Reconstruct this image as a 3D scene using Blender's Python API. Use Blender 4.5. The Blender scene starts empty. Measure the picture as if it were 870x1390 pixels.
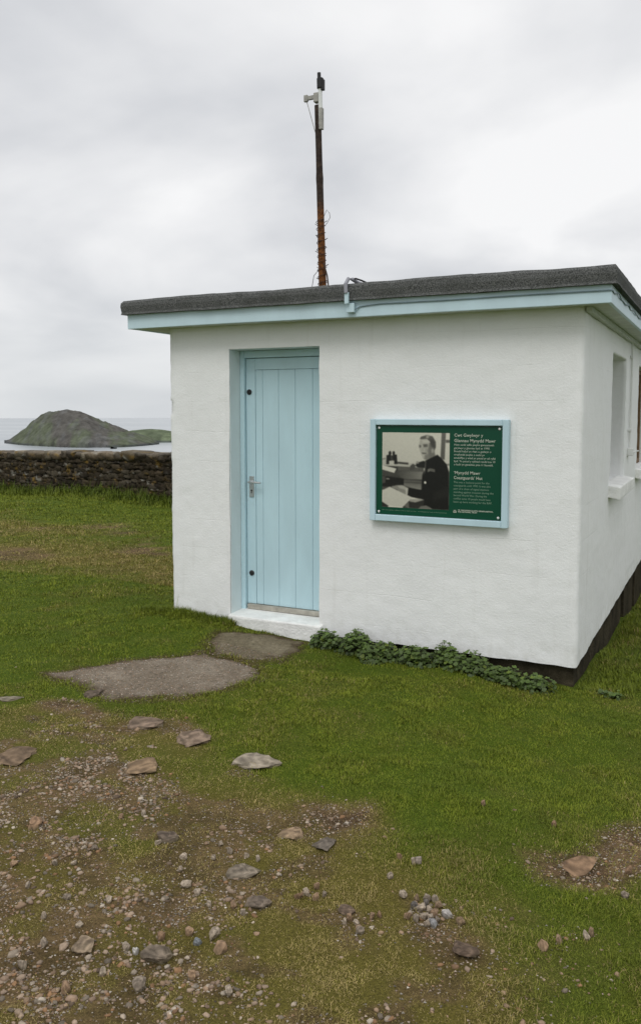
import bpy, bmesh, math, random
import numpy as np
from mathutils import Vector, Matrix, noise as mnoise, geometry

random.seed(7); rng = np.random.default_rng(7)
scene = bpy.context.scene
COL = scene.collection
SUN_EL, SUN_AZ = math.radians(52), math.radians(176)

# ------------------------------------------------------------------ camera model (hut axes: x along the front wall, y into depth)
F0 = 1125.0
TH = math.atan(92 / 1125); YAW = math.atan(554 / 1128.8)
CAM = np.array([3.915, -5.312, 1.62])
HD = np.array([-math.sin(YAW), math.cos(YAW), 0.0]); RT = np.array([math.cos(YAW), math.sin(YAW), 0.0]); UP = np.array([0, 0, 1.0])

def at(px, py, z=0.0):
    u = 650 - py
    d = RT * (px - 435) + HD * (F0 * math.cos(TH) + u * math.sin(TH)) + UP * (-F0 * math.sin(TH) + u * math.cos(TH))
    t = (z - CAM[2]) / d[2]
    return CAM + d * t

# ------------------------------------------------------------------ numpy noise
def _h(i, j, s):
    n = (i.astype(np.int64) * 374761393 + j.astype(np.int64) * 668265263 + s * 1442695041) & 0x7fffffff
    n = ((n ^ (n >> 13)) * 1274126177) & 0x7fffffff
    n = n ^ (n >> 16)
    return (n & 0xffff) / 65535.0
def vnoise(x, y, s=0):
    xi = np.floor(x); yi = np.floor(y); fx = x - xi; fy = y - yi
    fx = fx * fx * (3 - 2 * fx); fy = fy * fy * (3 - 2 * fy)
    a = _h(xi, yi, s); b = _h(xi + 1, yi, s); c = _h(xi, yi + 1, s); d = _h(xi + 1, yi + 1, s)
    return (a * (1 - fx) + b * fx) * (1 - fy) + (c * (1 - fx) + d * fx) * fy
def fbm(x, y, sc, o=4, s=0):
    r = 0; a = 1; t = 0
    for k in range(o):
        r = r + a * vnoise(x * sc + 17.3 * k, y * sc - 9.1 * k, s + k); t += a; a *= .5; sc *= 2.03
    return r / t
def sst(a, b, x):
    t = np.clip((x - a) / (b - a), 0, 1); return t * t * (3 - 2 * t)
def sdpoly(P, x, y):
    """signed distance, positive inside"""
    P = np.asarray(P)[:, :2]; n = len(P); d = np.full(x.shape, 1e9); ins = np.zeros(x.shape, bool)
    for i in range(n):
        ax, ay = P[i]; bx, by = P[(i + 1) % n]
        ex, ey = bx - ax, by - ay; wx, wy = x - ax, y - ay
        t = np.clip((wx * ex + wy * ey) / (ex * ex + ey * ey + 1e-12), 0, 1)
        d = np.minimum(d, (wx - ex * t) ** 2 + (wy - ey * t) ** 2)
        c = ((ay > y) != (by > y)) & (x < (bx - ax) * (y - ay) / ((by - ay) if by != ay else 1e-12) + ax)
        ins ^= c
    d = np.sqrt(d)
    return np.where(ins, d, -d)

# ------------------------------------------------------------------ object helpers
def link(o): COL.objects.link(o); return o
def tag(o, label=None, cat=None, group=None, kind=None):
    if label: o['label'] = label
    if cat: o['category'] = cat
    if group: o['group'] = group
    if kind: o['kind'] = kind
    return o
def empty(name, loc=(0, 0, 0), rz=0):
    o = bpy.data.objects.new(name, None); o.empty_display_size = .1
    o.location = loc; o.rotation_euler = (0, 0, rz); return link(o)
def mesh_obj(name, me, mat, parent=None, smooth=False):
    if mat: me.materials.append(mat)
    if smooth: me.polygons.foreach_set('use_smooth', [True] * len(me.polygons))
    o = bpy.data.objects.new(name, me); link(o)
    if parent: o.parent = parent
    return o
def bm_obj(name, bm, mat, parent=None, smooth=False):
    me = bpy.data.meshes.new(name); bmesh.ops.recalc_face_normals(bm, faces=bm.faces); bm.to_mesh(me); bm.free()
    return mesh_obj(name, me, mat, parent, smooth)
def np_mesh(name, V, Fc, n, col=None, smooth=False):
    """V (k,3); Fc (m,n) faces all with n corners"""
    me = bpy.data.meshes.new(name); V = np.ascontiguousarray(V, np.float32); Fc = np.ascontiguousarray(Fc, np.int32)
    m = len(Fc)
    me.vertices.add(len(V)); me.vertices.foreach_set('co', V.ravel())
    me.loops.add(m * n); me.loops.foreach_set('vertex_index', Fc.ravel())
    me.polygons.add(m); me.polygons.foreach_set('loop_start', np.arange(m, dtype=np.int32) * n)
    me.update(calc_edges=True)
    if col is not None: set_col(me, col)
    if smooth: me.polygons.foreach_set('use_smooth', np.ones(m, bool))
    return me
def set_col(me, col):
    a = me.color_attributes.new('Col', 'FLOAT_COLOR', 'POINT')
    c = np.ones((len(me.vertices), 4), np.float32); c[:, :3] = col
    a.data.foreach_set('color', c.ravel())
def box(bm, x0, x1, y0, y1, z0, z1, bev=0):
    r = bmesh.ops.create_cube(bm, size=1.0); v = r['verts']
    bmesh.ops.scale(bm, vec=(x1 - x0, y1 - y0, z1 - z0), verts=v)
    bmesh.ops.translate(bm, vec=((x0 + x1) / 2, (y0 + y1) / 2, (z0 + z1) / 2), verts=v)
    if bev:
        e = list({e for q in v for e in q.link_edges})
        bmesh.ops.bevel(bm, geom=e, offset=bev, segments=2, affect='EDGES', profile=.5)
def boxobj(name, dims, mat, parent, bev=0):
    bm = bmesh.new(); box(bm, *dims, bev=bev); return bm_obj(name, bm, mat, parent)
def tube(bm, pts, rad, seg=10, caps=True):
    pts = [Vector(p) for p in pts]; rings = []
    rad = rad if isinstance(rad, (list, tuple)) else [rad] * len(pts)
    ref = Vector((.31, .9, .29))
    for i, p in enumerate(pts):
        t = (pts[min(i + 1, len(pts) - 1)] - pts[max(i - 1, 0)]).normalized()
        a = t.cross(ref)
        if a.length < .05: a = t.cross(Vector((1, 0, 0)))
        a.normalize(); b = t.cross(a)
        rings.append([bm.verts.new(p + (a * math.cos(2 * math.pi * k / seg) + b * math.sin(2 * math.pi * k / seg)) * rad[i]) for k in range(seg)])
    for i in range(len(rings) - 1):
        for k in range(seg):
            bm.faces.new((rings[i][k], rings[i][(k + 1) % seg], rings[i + 1][(k + 1) % seg], rings[i + 1][k]))
    if caps: bm.faces.new(rings[0][::-1]); bm.faces.new(rings[-1])

# ------------------------------------------------------------------ materials
class NM:
    def __init__(s, name):
        s.m = bpy.data.materials.new(name); s.m.use_nodes = True; s.t = s.m.node_tree; s.n = s.t.nodes
        s.b = s.n['Principled BSDF']; s.tc = s.n.new('ShaderNodeTexCoord')
    def new(s, typ, **kw):
        n = s.n.new(typ)
        for k, v in kw.items(): setattr(n, k, v)
        return n
    def lk(s, a, b): s.t.links.new(a, b)
    def coord(s, scale=(1, 1, 1), obj=True):
        mp = s.new('ShaderNodeMapping'); mp.inputs['Scale'].default_value = scale
        s.lk(s.tc.outputs['Object'], mp.inputs['Vector']); return mp.outputs['Vector']
    def noise(s, sc, det=4, rough=.55, scale=(1, 1, 1), dist=0):
        n = s.new('ShaderNodeTexNoise'); n.inputs['Scale'].default_value = sc; n.inputs['Detail'].default_value = det
        n.inputs['Roughness'].default_value = rough; n.inputs['Distortion'].default_value = dist
        s.lk(s.coord(scale), n.inputs['Vector']); return n.outputs['Fac']
    def ramp(s, fac, stops):
        r = s.new('ShaderNodeValToRGB'); e = r.color_ramp.elements
        while len(e) < len(stops): e.new(.5)
        for q, (p, c) in zip(e, stops):
            q.position = p; q.color = (c, c, c, 1) if isinstance(c, (int, float)) else (*c, 1)
        s.lk(fac, r.inputs['Fac']); return r.outputs['Color']
    def mix(s, fac, a, b, mode='MIX'):
        m = s.new('ShaderNodeMix', data_type='RGBA', blend_type=mode)
        for i, v in ((0, fac), (6, a), (7, b)):
            if isinstance(v, bpy.types.NodeSocket): s.lk(v, m.inputs[i])
            elif i == 0: m.inputs[0].default_value = v
            else: m.inputs[i].default_value = (*v, 1) if len(v) == 3 else v
        return m.outputs[2]
    def math(s, op, a, b=None, clamp=False):
        m = s.new('ShaderNodeMath', operation=op, use_clamp=clamp)
        for i, v in ((0, a), (1, b)):
            if v is None: continue
            if isinstance(v, bpy.types.NodeSocket): s.lk(v, m.inputs[i])
            else: m.inputs[i].default_value = v
        return m.outputs[0]
    def attr(s):
        a = s.new('ShaderNodeAttribute'); a.attribute_name = 'Col'; return a.outputs['Color']
    def bump(s, h, dist, strength=1.0, prev=None):
        b = s.new('ShaderNodeBump'); b.inputs['Distance'].default_value = dist; b.inputs['Strength'].default_value = strength
        s.lk(h, b.inputs['Height'])
        if prev is not None: s.lk(prev, b.inputs['Normal'])
        return b.outputs['Normal']
    def done(s, col=None, rough=.8, normal=None, spec=.3, metal=0):
        if col is not None:
            if isinstance(col, bpy.types.NodeSocket): s.lk(col, s.b.inputs['Base Color'])
            else: s.b.inputs['Base Color'].default_value = (*col, 1)
        if isinstance(rough, bpy.types.NodeSocket): s.lk(rough, s.b.inputs['Roughness'])
        else: s.b.inputs['Roughness'].default_value = rough
        s.b.inputs['Specular IOR Level'].default_value = spec; s.b.inputs['Metallic'].default_value = metal
        if normal is not None: s.lk(normal, s.b.inputs['Normal'])
        return s.m

def simple(name, c, rough=.6, var=.12, sc=8, spec=.3, metal=0, bump=0.0, bsc=60):
    q = NM(name); f = q.noise(sc, 5)
    col = q.mix(q.ramp(f, [(.3, 0.0), (.7, 1.0)]), [k * (1 - var) for k in c], [min(1, k * (1 + var)) for k in c])
    return q.done(col, rough, q.bump(q.noise(bsc, 4), bump) if bump else None, spec, metal)

def wall_paint():
    q = NM('white_masonry_paint')
    big = q.noise(1.3, 4); mid = q.noise(9, 5, scale=(1, 1, 2.2))
    col = q.mix(q.ramp(big, [(.3, 0.), (.75, 1.)]), (.805, .815, .81), (.835, .845, .835))
    col = q.mix(q.math('MULTIPLY', q.ramp(mid, [(.33, 1.), (.5, 0.)]), .14), col, (.70, .71, .69))
    stain = q.noise(5, 6, .6, scale=(3.2, 3.2, .22))
    col = q.mix(q.math('MULTIPLY', q.ramp(stain, [(.56, 0.), (.74, 1.)]), .15), col, (.50, .49, .44))
    # hairline joints of the blockwork under the paint, every 0.225 m, broken up by noise
    sep = q.new('ShaderNodeSeparateXYZ'); q.lk(q.tc.outputs['Object'], sep.inputs[0])
    wob = q.math('MULTIPLY', q.math('SUBTRACT', q.noise(3, 3), .5), .03)
    z = q.math('ADD', sep.outputs[2], wob)
    m = q.math('ABSOLUTE', q.math('SUBTRACT', q.math('FRACT', q.math('DIVIDE', z, .225)), .5))
    g = q.math('SUBTRACT', 1.0, q.math('DIVIDE', m, .016), True)
    g = q.math('MULTIPLY', g, q.ramp(q.noise(1.7, 4), [(.47, 0.), (.62, 1.)]))
    col = q.mix(q.math('MULTIPLY', g, .16), col, (.45, .46, .45))
    # dirt splash near the ground
    low = q.math('MULTIPLY', q.math('SUBTRACT', 1., q.math('DIVIDE', sep.outputs[2], .22), True), q.ramp(q.noise(14, 5), [(.42, 0.), (.7, 1.)]))
    col = q.mix(q.math('MULTIPLY', low, .35), col, (.38, .38, .30))
    n = q.bump(q.noise(42, 6, .7, scale=(1, 1, 1.3)), .008, .34)
    n = q.bump(q.noise(110, 4, .65), .003, .55, n)
    n = q.bump(g, -.004, .3, n)
    return q.done(col, .75, n, .25)

def felt():
    q = NM('mineral_felt')
    f = q.noise(150, 3, .7); g = q.noise(6, 5)
    col = q.mix(q.ramp(f, [(.35, 0.), (.65, 1.)]), (.030, .032, .032), (.185, .188, .182))
    col = q.mix(q.ramp(g, [(.45, 0.), (.75, .45)]), col, (.05, .053, .046))
    return q.done(col, .95, q.bump(f, .005, .9), .1)

def door_paint(name, c):
    q = NM(name)
    col = q.mix(q.ramp(q.noise(3, 4, scale=(2, 2, .6)), [(.3, 0.), (.7, 1.)]), [k * .94 for k in c], [k * 1.05 for k in c])
    col = q.mix(q.math('MULTIPLY', q.ramp(q.noise(22, 6, .65, scale=(2, 2, .5)), [(.62, 0.), (.78, 1.)]), .3), col, [k * .72 for k in c])
    return q.done(col, .42, q.bump(q.noise(40, 4, scale=(3, 3, .25)), .0015, .5), .4)

def attr_mat(name, rough=.85, sc=40, var=.35, bd=.004, spec=.2):
    q = NM(name); f = q.noise(sc, 5, .65)
    col = q.mix(1.0, q.attr(), q.ramp(f, [(.25, 1 - var), (.75, 1 + var)]), 'MULTIPLY')
    return q.done(col, rough, q.bump(f, bd) if bd else None, spec)

M = {}
M['wall'] = wall_paint(); M['felt'] = felt()
M['blue'] = door_paint('pale_blue_gloss', (.49, .675, .735))
M['fascia'] = door_paint('pale_blue_fascia', (.53, .68, .735))
M['reveal'] = door_paint('white_reveal_blue_reflection', (.68, .75, .755))  # white reveal paint with the blue reflection tinted into its colour
M['soffit'] = simple('soffit_board', (.55, .58, .54), .7)
M['step'] = simple('white_step_paint', (.78, .785, .76), .7, .10, 9, bump=.006)
M['alu'] = simple('weathered_strip', (.36, .34, .29), .5, .25, 20)
M['chrome'] = simple('satin_steel', (.55, .56, .56), .32, .1, 30, .5, .85)
M['black'] = simple('black_rubber', (.018, .018, .018), .5)
M['plinth'] = simple('dark_footing', (.045, .038, .024), .95, .5, 7, .1, bump=.02, bsc=25)
M['wood'] = simple('bare_timber', (.20, .13, .07), .7, .3, 20)
M['white'] = simple('white_gloss', (.70, .71, .69), .5, .06)
M['sign_green'] = simple('sign_green', (.003, .058, .030), .3, .06, 3, .3)
M['letter'] = simple('cream_lettering', (.50, .54, .45), .5, .02)
M['letter_dim'] = simple('pale_green_lettering', (.22, .33, .24), .5, .02)
M['signframe'] = door_paint('sign_frame_paint', (.50, .665, .73))
M['photo'] = attr_mat('photo_print', .35, 400, .03, 0, .4)
M['soil'] = attr_mat('ground_soil', .95, 130, .6, .012, .1)
M['grass'] = attr_mat('grass_blade', .6, 5, .12, 0, .2)
M['stone'] = attr_mat('loose_stone', .85, 70, .28, .003, .2)
M['rock'] = attr_mat('flat_rock', .9, 26, .4, .010, .15)
M['drystone'] = attr_mat('drystone_lichen', .95, 14, .45, .02, .1)
M['leaf'] = attr_mat('mallow_leaf', .5, 60, .2, .002, .3)
def tex_glass():
    q = NM('window_glass'); q.b.inputs['Transmission Weight'].default_value = .92; q.b.inputs['IOR'].default_value = 1.45
    return q.done((.75, .8, .8), .03, None, .5)
M['glass'] = tex_glass()
def rust():
    q = NM('rusty_steel')
    sep = q.new('ShaderNodeSeparateXYZ'); q.lk(q.tc.outputs['Object'], sep.inputs[0])
    low = q.math('SUBTRACT', 1.0, q.math('MULTIPLY', q.math('SUBTRACT', sep.outputs[2], .68), 9.), True)
    low = q.math('MULTIPLY', low, q.ramp(q.noise(18, 4), [(.35, .55), (.55, 1.)]))
    a = q.mix(q.ramp(q.noise(30, 5), [(.35, 0.), (.65, 1.)]), (.028, .020, .017), (.06, .042, .032))
    r = q.mix(q.ramp(q.noise(45, 5), [(.35, 0.), (.65, 1.)]), (.075, .026, .008), (.22, .085, .022))
    return q.done(q.mix(low, a, r), .85, q.bump(q.noise(60, 5), .006), .2)
M['rust'] = rust()
M['wire'] = simple('rusty_wire', (.05, .03, .02), .7)
M['grey_tube'] = simple('grey_conduit', (.27, .27, .30), .5)
M['bracket'] = simple('galvanised_bracket', (.34, .33, .30), .55, .2, 30)
M['cable'] = simple('painted_cable', (.20, .27, .30), .5)

# ------------------------------------------------------------------ terrain
WALL_PTS = [(-31.5, 16.0), (-12.83, 10.2), (-5.81, 7.85), (-2.6, 6.95), (9.5, 7.1)]
def wall_y(x):
    p = np.array(WALL_PTS); return np.interp(x, p[:, 0], p[:, 1])
CTRL = np.array([(0, -.1, 0.015), (.6, -.15, 0.0), (1.3, -.25, -.035), (2.3, -.15, -.055), (3.1, -.15, -.125), (3.3, .5, -.20), (3.3, 2, -.32), (3.3, 4.2, -.47), (5, 4, -.5),
    (4, -1, -.13), (3.2, -1, -.10), (2, -1.2, -.03), (.9, -1.1, -.015), (0, -1.5, -.01), (-1, -.5, -.02), (3.9, -3, 0), (3, -2.2, -.02), (1.5, -3, .01), (2.5, -3.5, .01), (3.9, -5.3, 0), (-1.5, -2, -.02), (-3, 3, -.07),
    (-5.8, 7.6, -.166), (-2.5, 6.7, -.16), (-12.8, 10, -.40), (-6, 0, -.12), (-20, 12, -.6), (-.3, 3, -.10), (0, 5.5, -.2), (7, 0, -.3), (8, 8, -.8), (6, -5, -.05), (-4, -8, 0), (4, -10, .1)])
def ground_z(x, y, micro=True):
    x = np.asarray(x, float); y = np.asarray(y, float)
    num = np.zeros(x.shape); den = np.zeros(x.shape)
    for cx, cy, cz in CTRL:
        w = 1.0 / ((x - cx) ** 2 + (y - cy) ** 2 + .12) ** 1.6
        num += w * cz; den += w
    z = num / den
    dw = y - wall_y(x)
    z = z - .34 * np.maximum(dw - 1.0, 0)
    r = np.hypot(x, y + 2); z = z - .22 * np.maximum(r - 34, 0) * (dw < 1)
    if micro:
        near = np.exp(-r / 25)
        z = z + near * ((fbm(x, y, 1.6, 3, 3) - .5) * .05 + (fbm(x, y, 9, 3, 5) - .5) * .022)
        hump = np.exp(-(((x - .12) / .42) ** 2 + ((y + .12) / .22) ** 2)); z = z + .045 * hump
    return np.maximum(z, -215)
def gz(x, y): return float(ground_z(np.array([x]), np.array([y]))[0])

def poly(*pts): return np.array([at(px, py, -.01)[:2] for px, py in pts])
STONY = poly((-500, 1010), (-150, 975), (60, 962), (150, 962), (215, 968), (300, 1000), (352, 1052), (400, 1082), (492, 1098), (520, 1128), (505, 1160), (545, 1190), (600, 1215), (660, 1262), (690, 1320), (650, 1420), (560, 1560), (-700, 1560))
GRAV = [poly((-60, 1055), (60, 1045), (130, 1025), (200, 1050), (250, 1085), (240, 1120), (170, 1150), (200, 1190), (330, 1185), (380, 1210), (350, 1260), (300, 1300), (340, 1420), (-500, 1450), (-300, 1150)),
        poly((150, 1035), (210, 1040), (250, 1085), (230, 1120), (180, 1110)), poly((270, 1140), (320, 1130), (370, 1160), (330, 1180), (280, 1170)),
        poly((395, 1195), (455, 1195), (470, 1225), (430, 1240), (395, 1225)), poly((455, 1240), (520, 1232), (530, 1270), (470, 1285)), poly((545, 1215), (595, 1212), (618, 1240), (600, 1268), (550, 1265)),
        poly((425, 1100), (490, 1096), (505, 1118), (460, 1135), (420, 1125)), poly((760, 1160), (815, 1145), (830, 1165), (790, 1190)), poly((800, 1400), (830, 1290), (770, 1275), (600, 1300), (500, 1400))]
GRAVW = [1, 1, .8, .8, .6, .9, .5, .22, .12]
SOILP = [poly((700, 1150), (740, 1145), (790, 1148), (830, 1128), (870, 1135), (868, 1165), (800, 1192), (745, 1178)), poly((820, 1125), (900, 1118), (905, 1142), (840, 1142)), poly((415, 1095), (500, 1092), (515, 1120), (440, 1138)),
         poly((-120, 738), (50, 736), (78, 745), (60, 752), (-120, 760)), poly((530, 1205), (560, 1208), (640, 1275), (560, 1285)), poly((110, 705), (170, 700), (175, 708), (120, 712)), poly((140, 735), (225, 735), (226, 748), (150, 745)),
         poly((445, 1210), (480, 1208), (500, 1290), (450, 1290)), poly((590, 1288), (650, 1283), (655, 1310), (590, 1315)), poly((40, 706), (68, 708), (66, 716), (42, 714)), poly((155, 712), (182, 712), (180, 722), (157, 722)), poly((185, 728), (215, 722), (212, 732), (188, 736)), poly((250, 975), (290, 990), (270, 1010), (235, 1000)), poly((60, 955), (130, 955), (180, 985), (120, 985))]
PAD = poly((64, 915), (120, 905), (185, 893), (265, 887), (320, 893), (352, 905), (350, 918), (310, 934), (255, 944), (190, 949), (140, 947), (118, 934))
SLAB = poly((285, 872), (300, 860), (345, 858), (412, 866), (400, 882), (384, 892), (330, 893), (288, 888))

def pad_z(x, y, d, hgt):
    return ground_z(x, y) * .35 + ground_z(x, y, False) * .65 + hgt * sst(.0, .12, d) - .02 * sst(.02, -.03, d) + (fbm(x, y, 40, 3, 7) - .5) * .006 + (fbm(x, y, 3, 3, 9) - .5) * .02
def zones(x, y):
    wob = (fbm(x, y, 2.2, 4, 21) - .5)
    st = sst(-.16, .22, sdpoly(STONY, x, y) + wob * .5)
    gr = np.zeros(x.shape)
    for p, w in zip(GRAV, GRAVW):
        gr = np.maximum(gr, w * sst(-.05, .10, sdpoly(p, x, y) + wob * .30))
    gr = gr * (.25 + .75 * sst(.36, .56, fbm(x, y, 6.5, 4, 33)))
    so = np.zeros(x.shape)
    for p in SOILP: so = np.maximum(so, sst(-.06, .08, sdpoly(p, x, y) + wob * .3))
    so = so * sst(.28, .5, fbm(x, y, 5, 4, 41))
    pad = np.maximum(sdpoly(PAD, x, y), sdpoly(SLAB, x, y)) + (fbm(x, y, 6, 4, 51) - .5) * .15
    return st, gr, so, pad

G_GREEN = np.array((.160, .195, .014)); G_DARK = np.array((.070, .105, .008)); G_STRAW = np.array((.37, .285, .115)); G_OLIVE = np.array((.225, .192, .042))
S_SOIL = np.array((.175, .115, .060)); S_DARK = np.array((.072, .047, .025))
def lerp(a, b, t): return a * (1 - t[:, None]) + b * t[:, None]
def straw_amount(x, y, st, so, gr):
    a = np.hypot(x - CAM[0], y - CAM[1]); dw = wall_y(x) - y
    n1 = fbm(x, y, 1.1, 4, 61); n2 = fbm(x, y, 4.5, 4, 71)
    s = .05 + st * .72 + so * .5 + .25 * gr + (n1 - .5) * .85 + (n2 - .5) * .7
    s = s + .62 * sst(2.8, 5.0, dw) * sst(13., 7.5, dw) * (y > 1.0) * (x < 1) * (.5 + n1)        # pale band across the lawn before the wall
    s = s - .5 * sst(2.6, .8, dw)
    s = s + .36 * sst(3.7, 2.5, a)
    return np.clip(s, 0, 1)

# the ground sheet
def axis(lo, hi, step, far, k=1.13):
    c = np.arange(lo, hi + 1e-6, step); o = []; d = step; v = hi
    while v < far: d *= k; v += d; o.append(v)
    p = []; d = step; v = lo
    while v > -far: d *= k; v -= d; p.append(v)
    return np.concatenate([p[::-1], c, o])
gx = axis(-1.2, 5.2, .022, 2600); gy = axis(-4.6, .8, .022, 2600)
X, Y = np.meshgrid(gx, gy); X = X.ravel(); Y = Y.ravel()
Zg = ground_z(X, Y); st, gr, so, pad = zones(X, Y)
Zg = Zg - .02 * sst(.0, .05, pad)
sa = straw_amount(X, Y, st, so, gr)
gcol = lerp(G_DARK[None] * .9, G_OLIVE[None] * .5, sa)
bare = np.clip(np.maximum(np.maximum(gr * .80, so), st * sst(.54, .66, fbm(X, Y, 6, 4, 81)) * .7), 0, 1)
soil = lerp(S_DARK[None], S_SOIL[None], np.clip(sst(.3, .65, fbm(X, Y, 8, 4, 91)) * .6 + (rng.random(len(X)) - .35) * .75, 0, 1))
gcol = gcol * (1 - bare[:, None]) + soil * bare[:, None]
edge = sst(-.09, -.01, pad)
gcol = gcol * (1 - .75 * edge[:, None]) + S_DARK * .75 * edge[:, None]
nx, ny = len(gx), len(gy)
ii = (np.arange(ny - 1)[:, None] * nx + np.arange(nx - 1)[None]).ravel()
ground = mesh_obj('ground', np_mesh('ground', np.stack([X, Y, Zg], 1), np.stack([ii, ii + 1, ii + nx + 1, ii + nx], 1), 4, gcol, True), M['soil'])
tag(ground, kind='structure')

# ------------------------------------------------------------------ sea and island
SEA_Z = -160.0
def sea_mat():
    q = NM('sea_water')
    f = q.noise(.0011, 5, .6, scale=(.35, 1.6, 1)); g = q.noise(.02, 6, .7)
    col = q.mix(q.ramp(f, [(.35, 0.), (.65, 1.)]), (.26, .29, .31), (.36, .385, .40))
    return q.done(col, .3, q.bump(g, 1.0, .4), .5)
sv = [(CAM[0], CAM[1], SEA_Z)]; sf = []; n = 512
for k, r in enumerate((800, 5000, 20300)):
    for i in range(n): sv.append((CAM[0] + r * math.cos(2 * math.pi * i / n), CAM[1] + r * math.sin(2 * math.pi * i / n), SEA_Z))
for k in range(2):
    for i in range(n): sf.append((1 + k * n + i, 1 + k * n + (i + 1) % n, 1 + (k + 1) * n + (i + 1) % n, 1 + (k + 1) * n + i))
sea_me = bpy.data.meshes.new('sea'); sea_me.from_pydata(sv, [], sf); tag(mesh_obj('sea', sea_me, sea_mat()), kind='structure')

def island():
    prof = [(4, 602), (12, 597), (25, 588), (34, 581), (48, 568.5), (56, 563), (66, 559.2), (80, 557.2), (92, 555.6), (100, 557.2), (108, 558.2), (118, 561.5), (128, 565.6), (140, 571.5), (150, 575.2), (165, 580.5), (180, 586), (192, 590), (205, 594.5), (216, 602)]
    low = [(150, 606), (165, 590), (178, 586), (190, 584.6), (206, 583.8), (220, 585), (240, 588), (300, 590), (360, 597), (420, 607)]
    pp = np.array([p for p, _ in prof]); pq = np.array([q for _, q in prof])
    fx = [4, 25, 50, 80, 116, 167, 195, 216]; fv = [4190, 3960, 3840, 3720, 3650, 3710, 3850, 4030]; rv = [4215, 4150, 4100, 4050, 4010, 4040, 4080, 4100]
    D2 = 4700.0; lq = np.array([q for _, q in low]); lp = np.array([p for p, _ in low])
    s_ = np.linspace(0, 420, 460); v = np.linspace(3560, 5300, 300)
    S_, V = np.meshgrid(s_, v); S_ = S_.ravel(); V = V.ravel(); U = (S_ - 435) / 1128 * V
    rg = fbm(U, V, .006, 5, 5) - .5; fine = fbm(U, V, .03, 4, 8) - .5
    FR = np.interp(S_, fx, fv) + rg * 60 + fine * 30; RV = np.interp(S_, fx, rv)
    H = (CAM[2] - (np.interp(S_, pp, pq) - 558) / 1128 * RV) - SEA_Z; H = np.where((S_ < 4) | (S_ > 216), -30, H)
    w = np.where(V < RV, (RV - V) / np.maximum(RV - FR, 20), (V - RV) / 420)
    shape = np.where(w < 1, .09 + .91 * (1 - np.clip(w, 0, 1) ** 1.25), -.3)
    h1 = np.where(H > 0, H * shape + (w < 1) * (np.minimum(w * 4, 1) * rg * 34 + fine * 16) * np.clip(H / 100, 0, 1), -30)
    w2 = np.clip(np.abs(V - D2) / 430, 0, 2)
    h2 = np.where((S_ > 150), (CAM[2] - (np.interp(S_, lp, lq) - 558) / 1128 * D2 - SEA_Z) * np.clip(1.3 * (1 - w2 ** 4), -.3, 1) + fine * 4, -30)
    h = np.maximum(h1, h2)
    P = CAM[None] + HD[None] * V[:, None] + RT[None] * U[:, None]; P[:, 2] = SEA_Z + np.maximum(h, -15)
    nu, nv = len(s_), len(v); i = (np.arange(nv - 1)[:, None] * nu + np.arange(nu - 1)[None]).ravel()
    t1 = sst(.38, .62, fbm(U, V * .5, .014, 5, 15)); t2 = sst(.50, .68, fbm(U, V * .4, .03, 4, 25))
    green = np.array((.090, .102, .058)); heath = np.array((.082, .074, .062)); rock = np.array((.120, .121, .118)); dark = np.array((.040, .045, .048))
    c = lerp(heath[None], green[None], np.clip(t1 * 1.0 - (h1 > 105) * .4, 0, 1)); c = lerp(c, rock[None], t2 * .40)
    isl = (h2 > h1) & (V > 4200); c[isl] = (green * np.array((1.1, 1.18, 1.1)))[None] * (.85 + .4 * t1[isl][:, None])
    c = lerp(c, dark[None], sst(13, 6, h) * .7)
    c = c * .86 + np.array((.15, .168, .185)) * .14  # distance haze blended into the vertex colours
    tag(mesh_obj('island', np_mesh('island', P, np.stack([i, i + 1, i + nu + 1, i + nu], 1), 4, c, True), attr_mat('island_heath_haze', 1, .03, .45, 0, .0)), kind='structure')
island()

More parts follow.
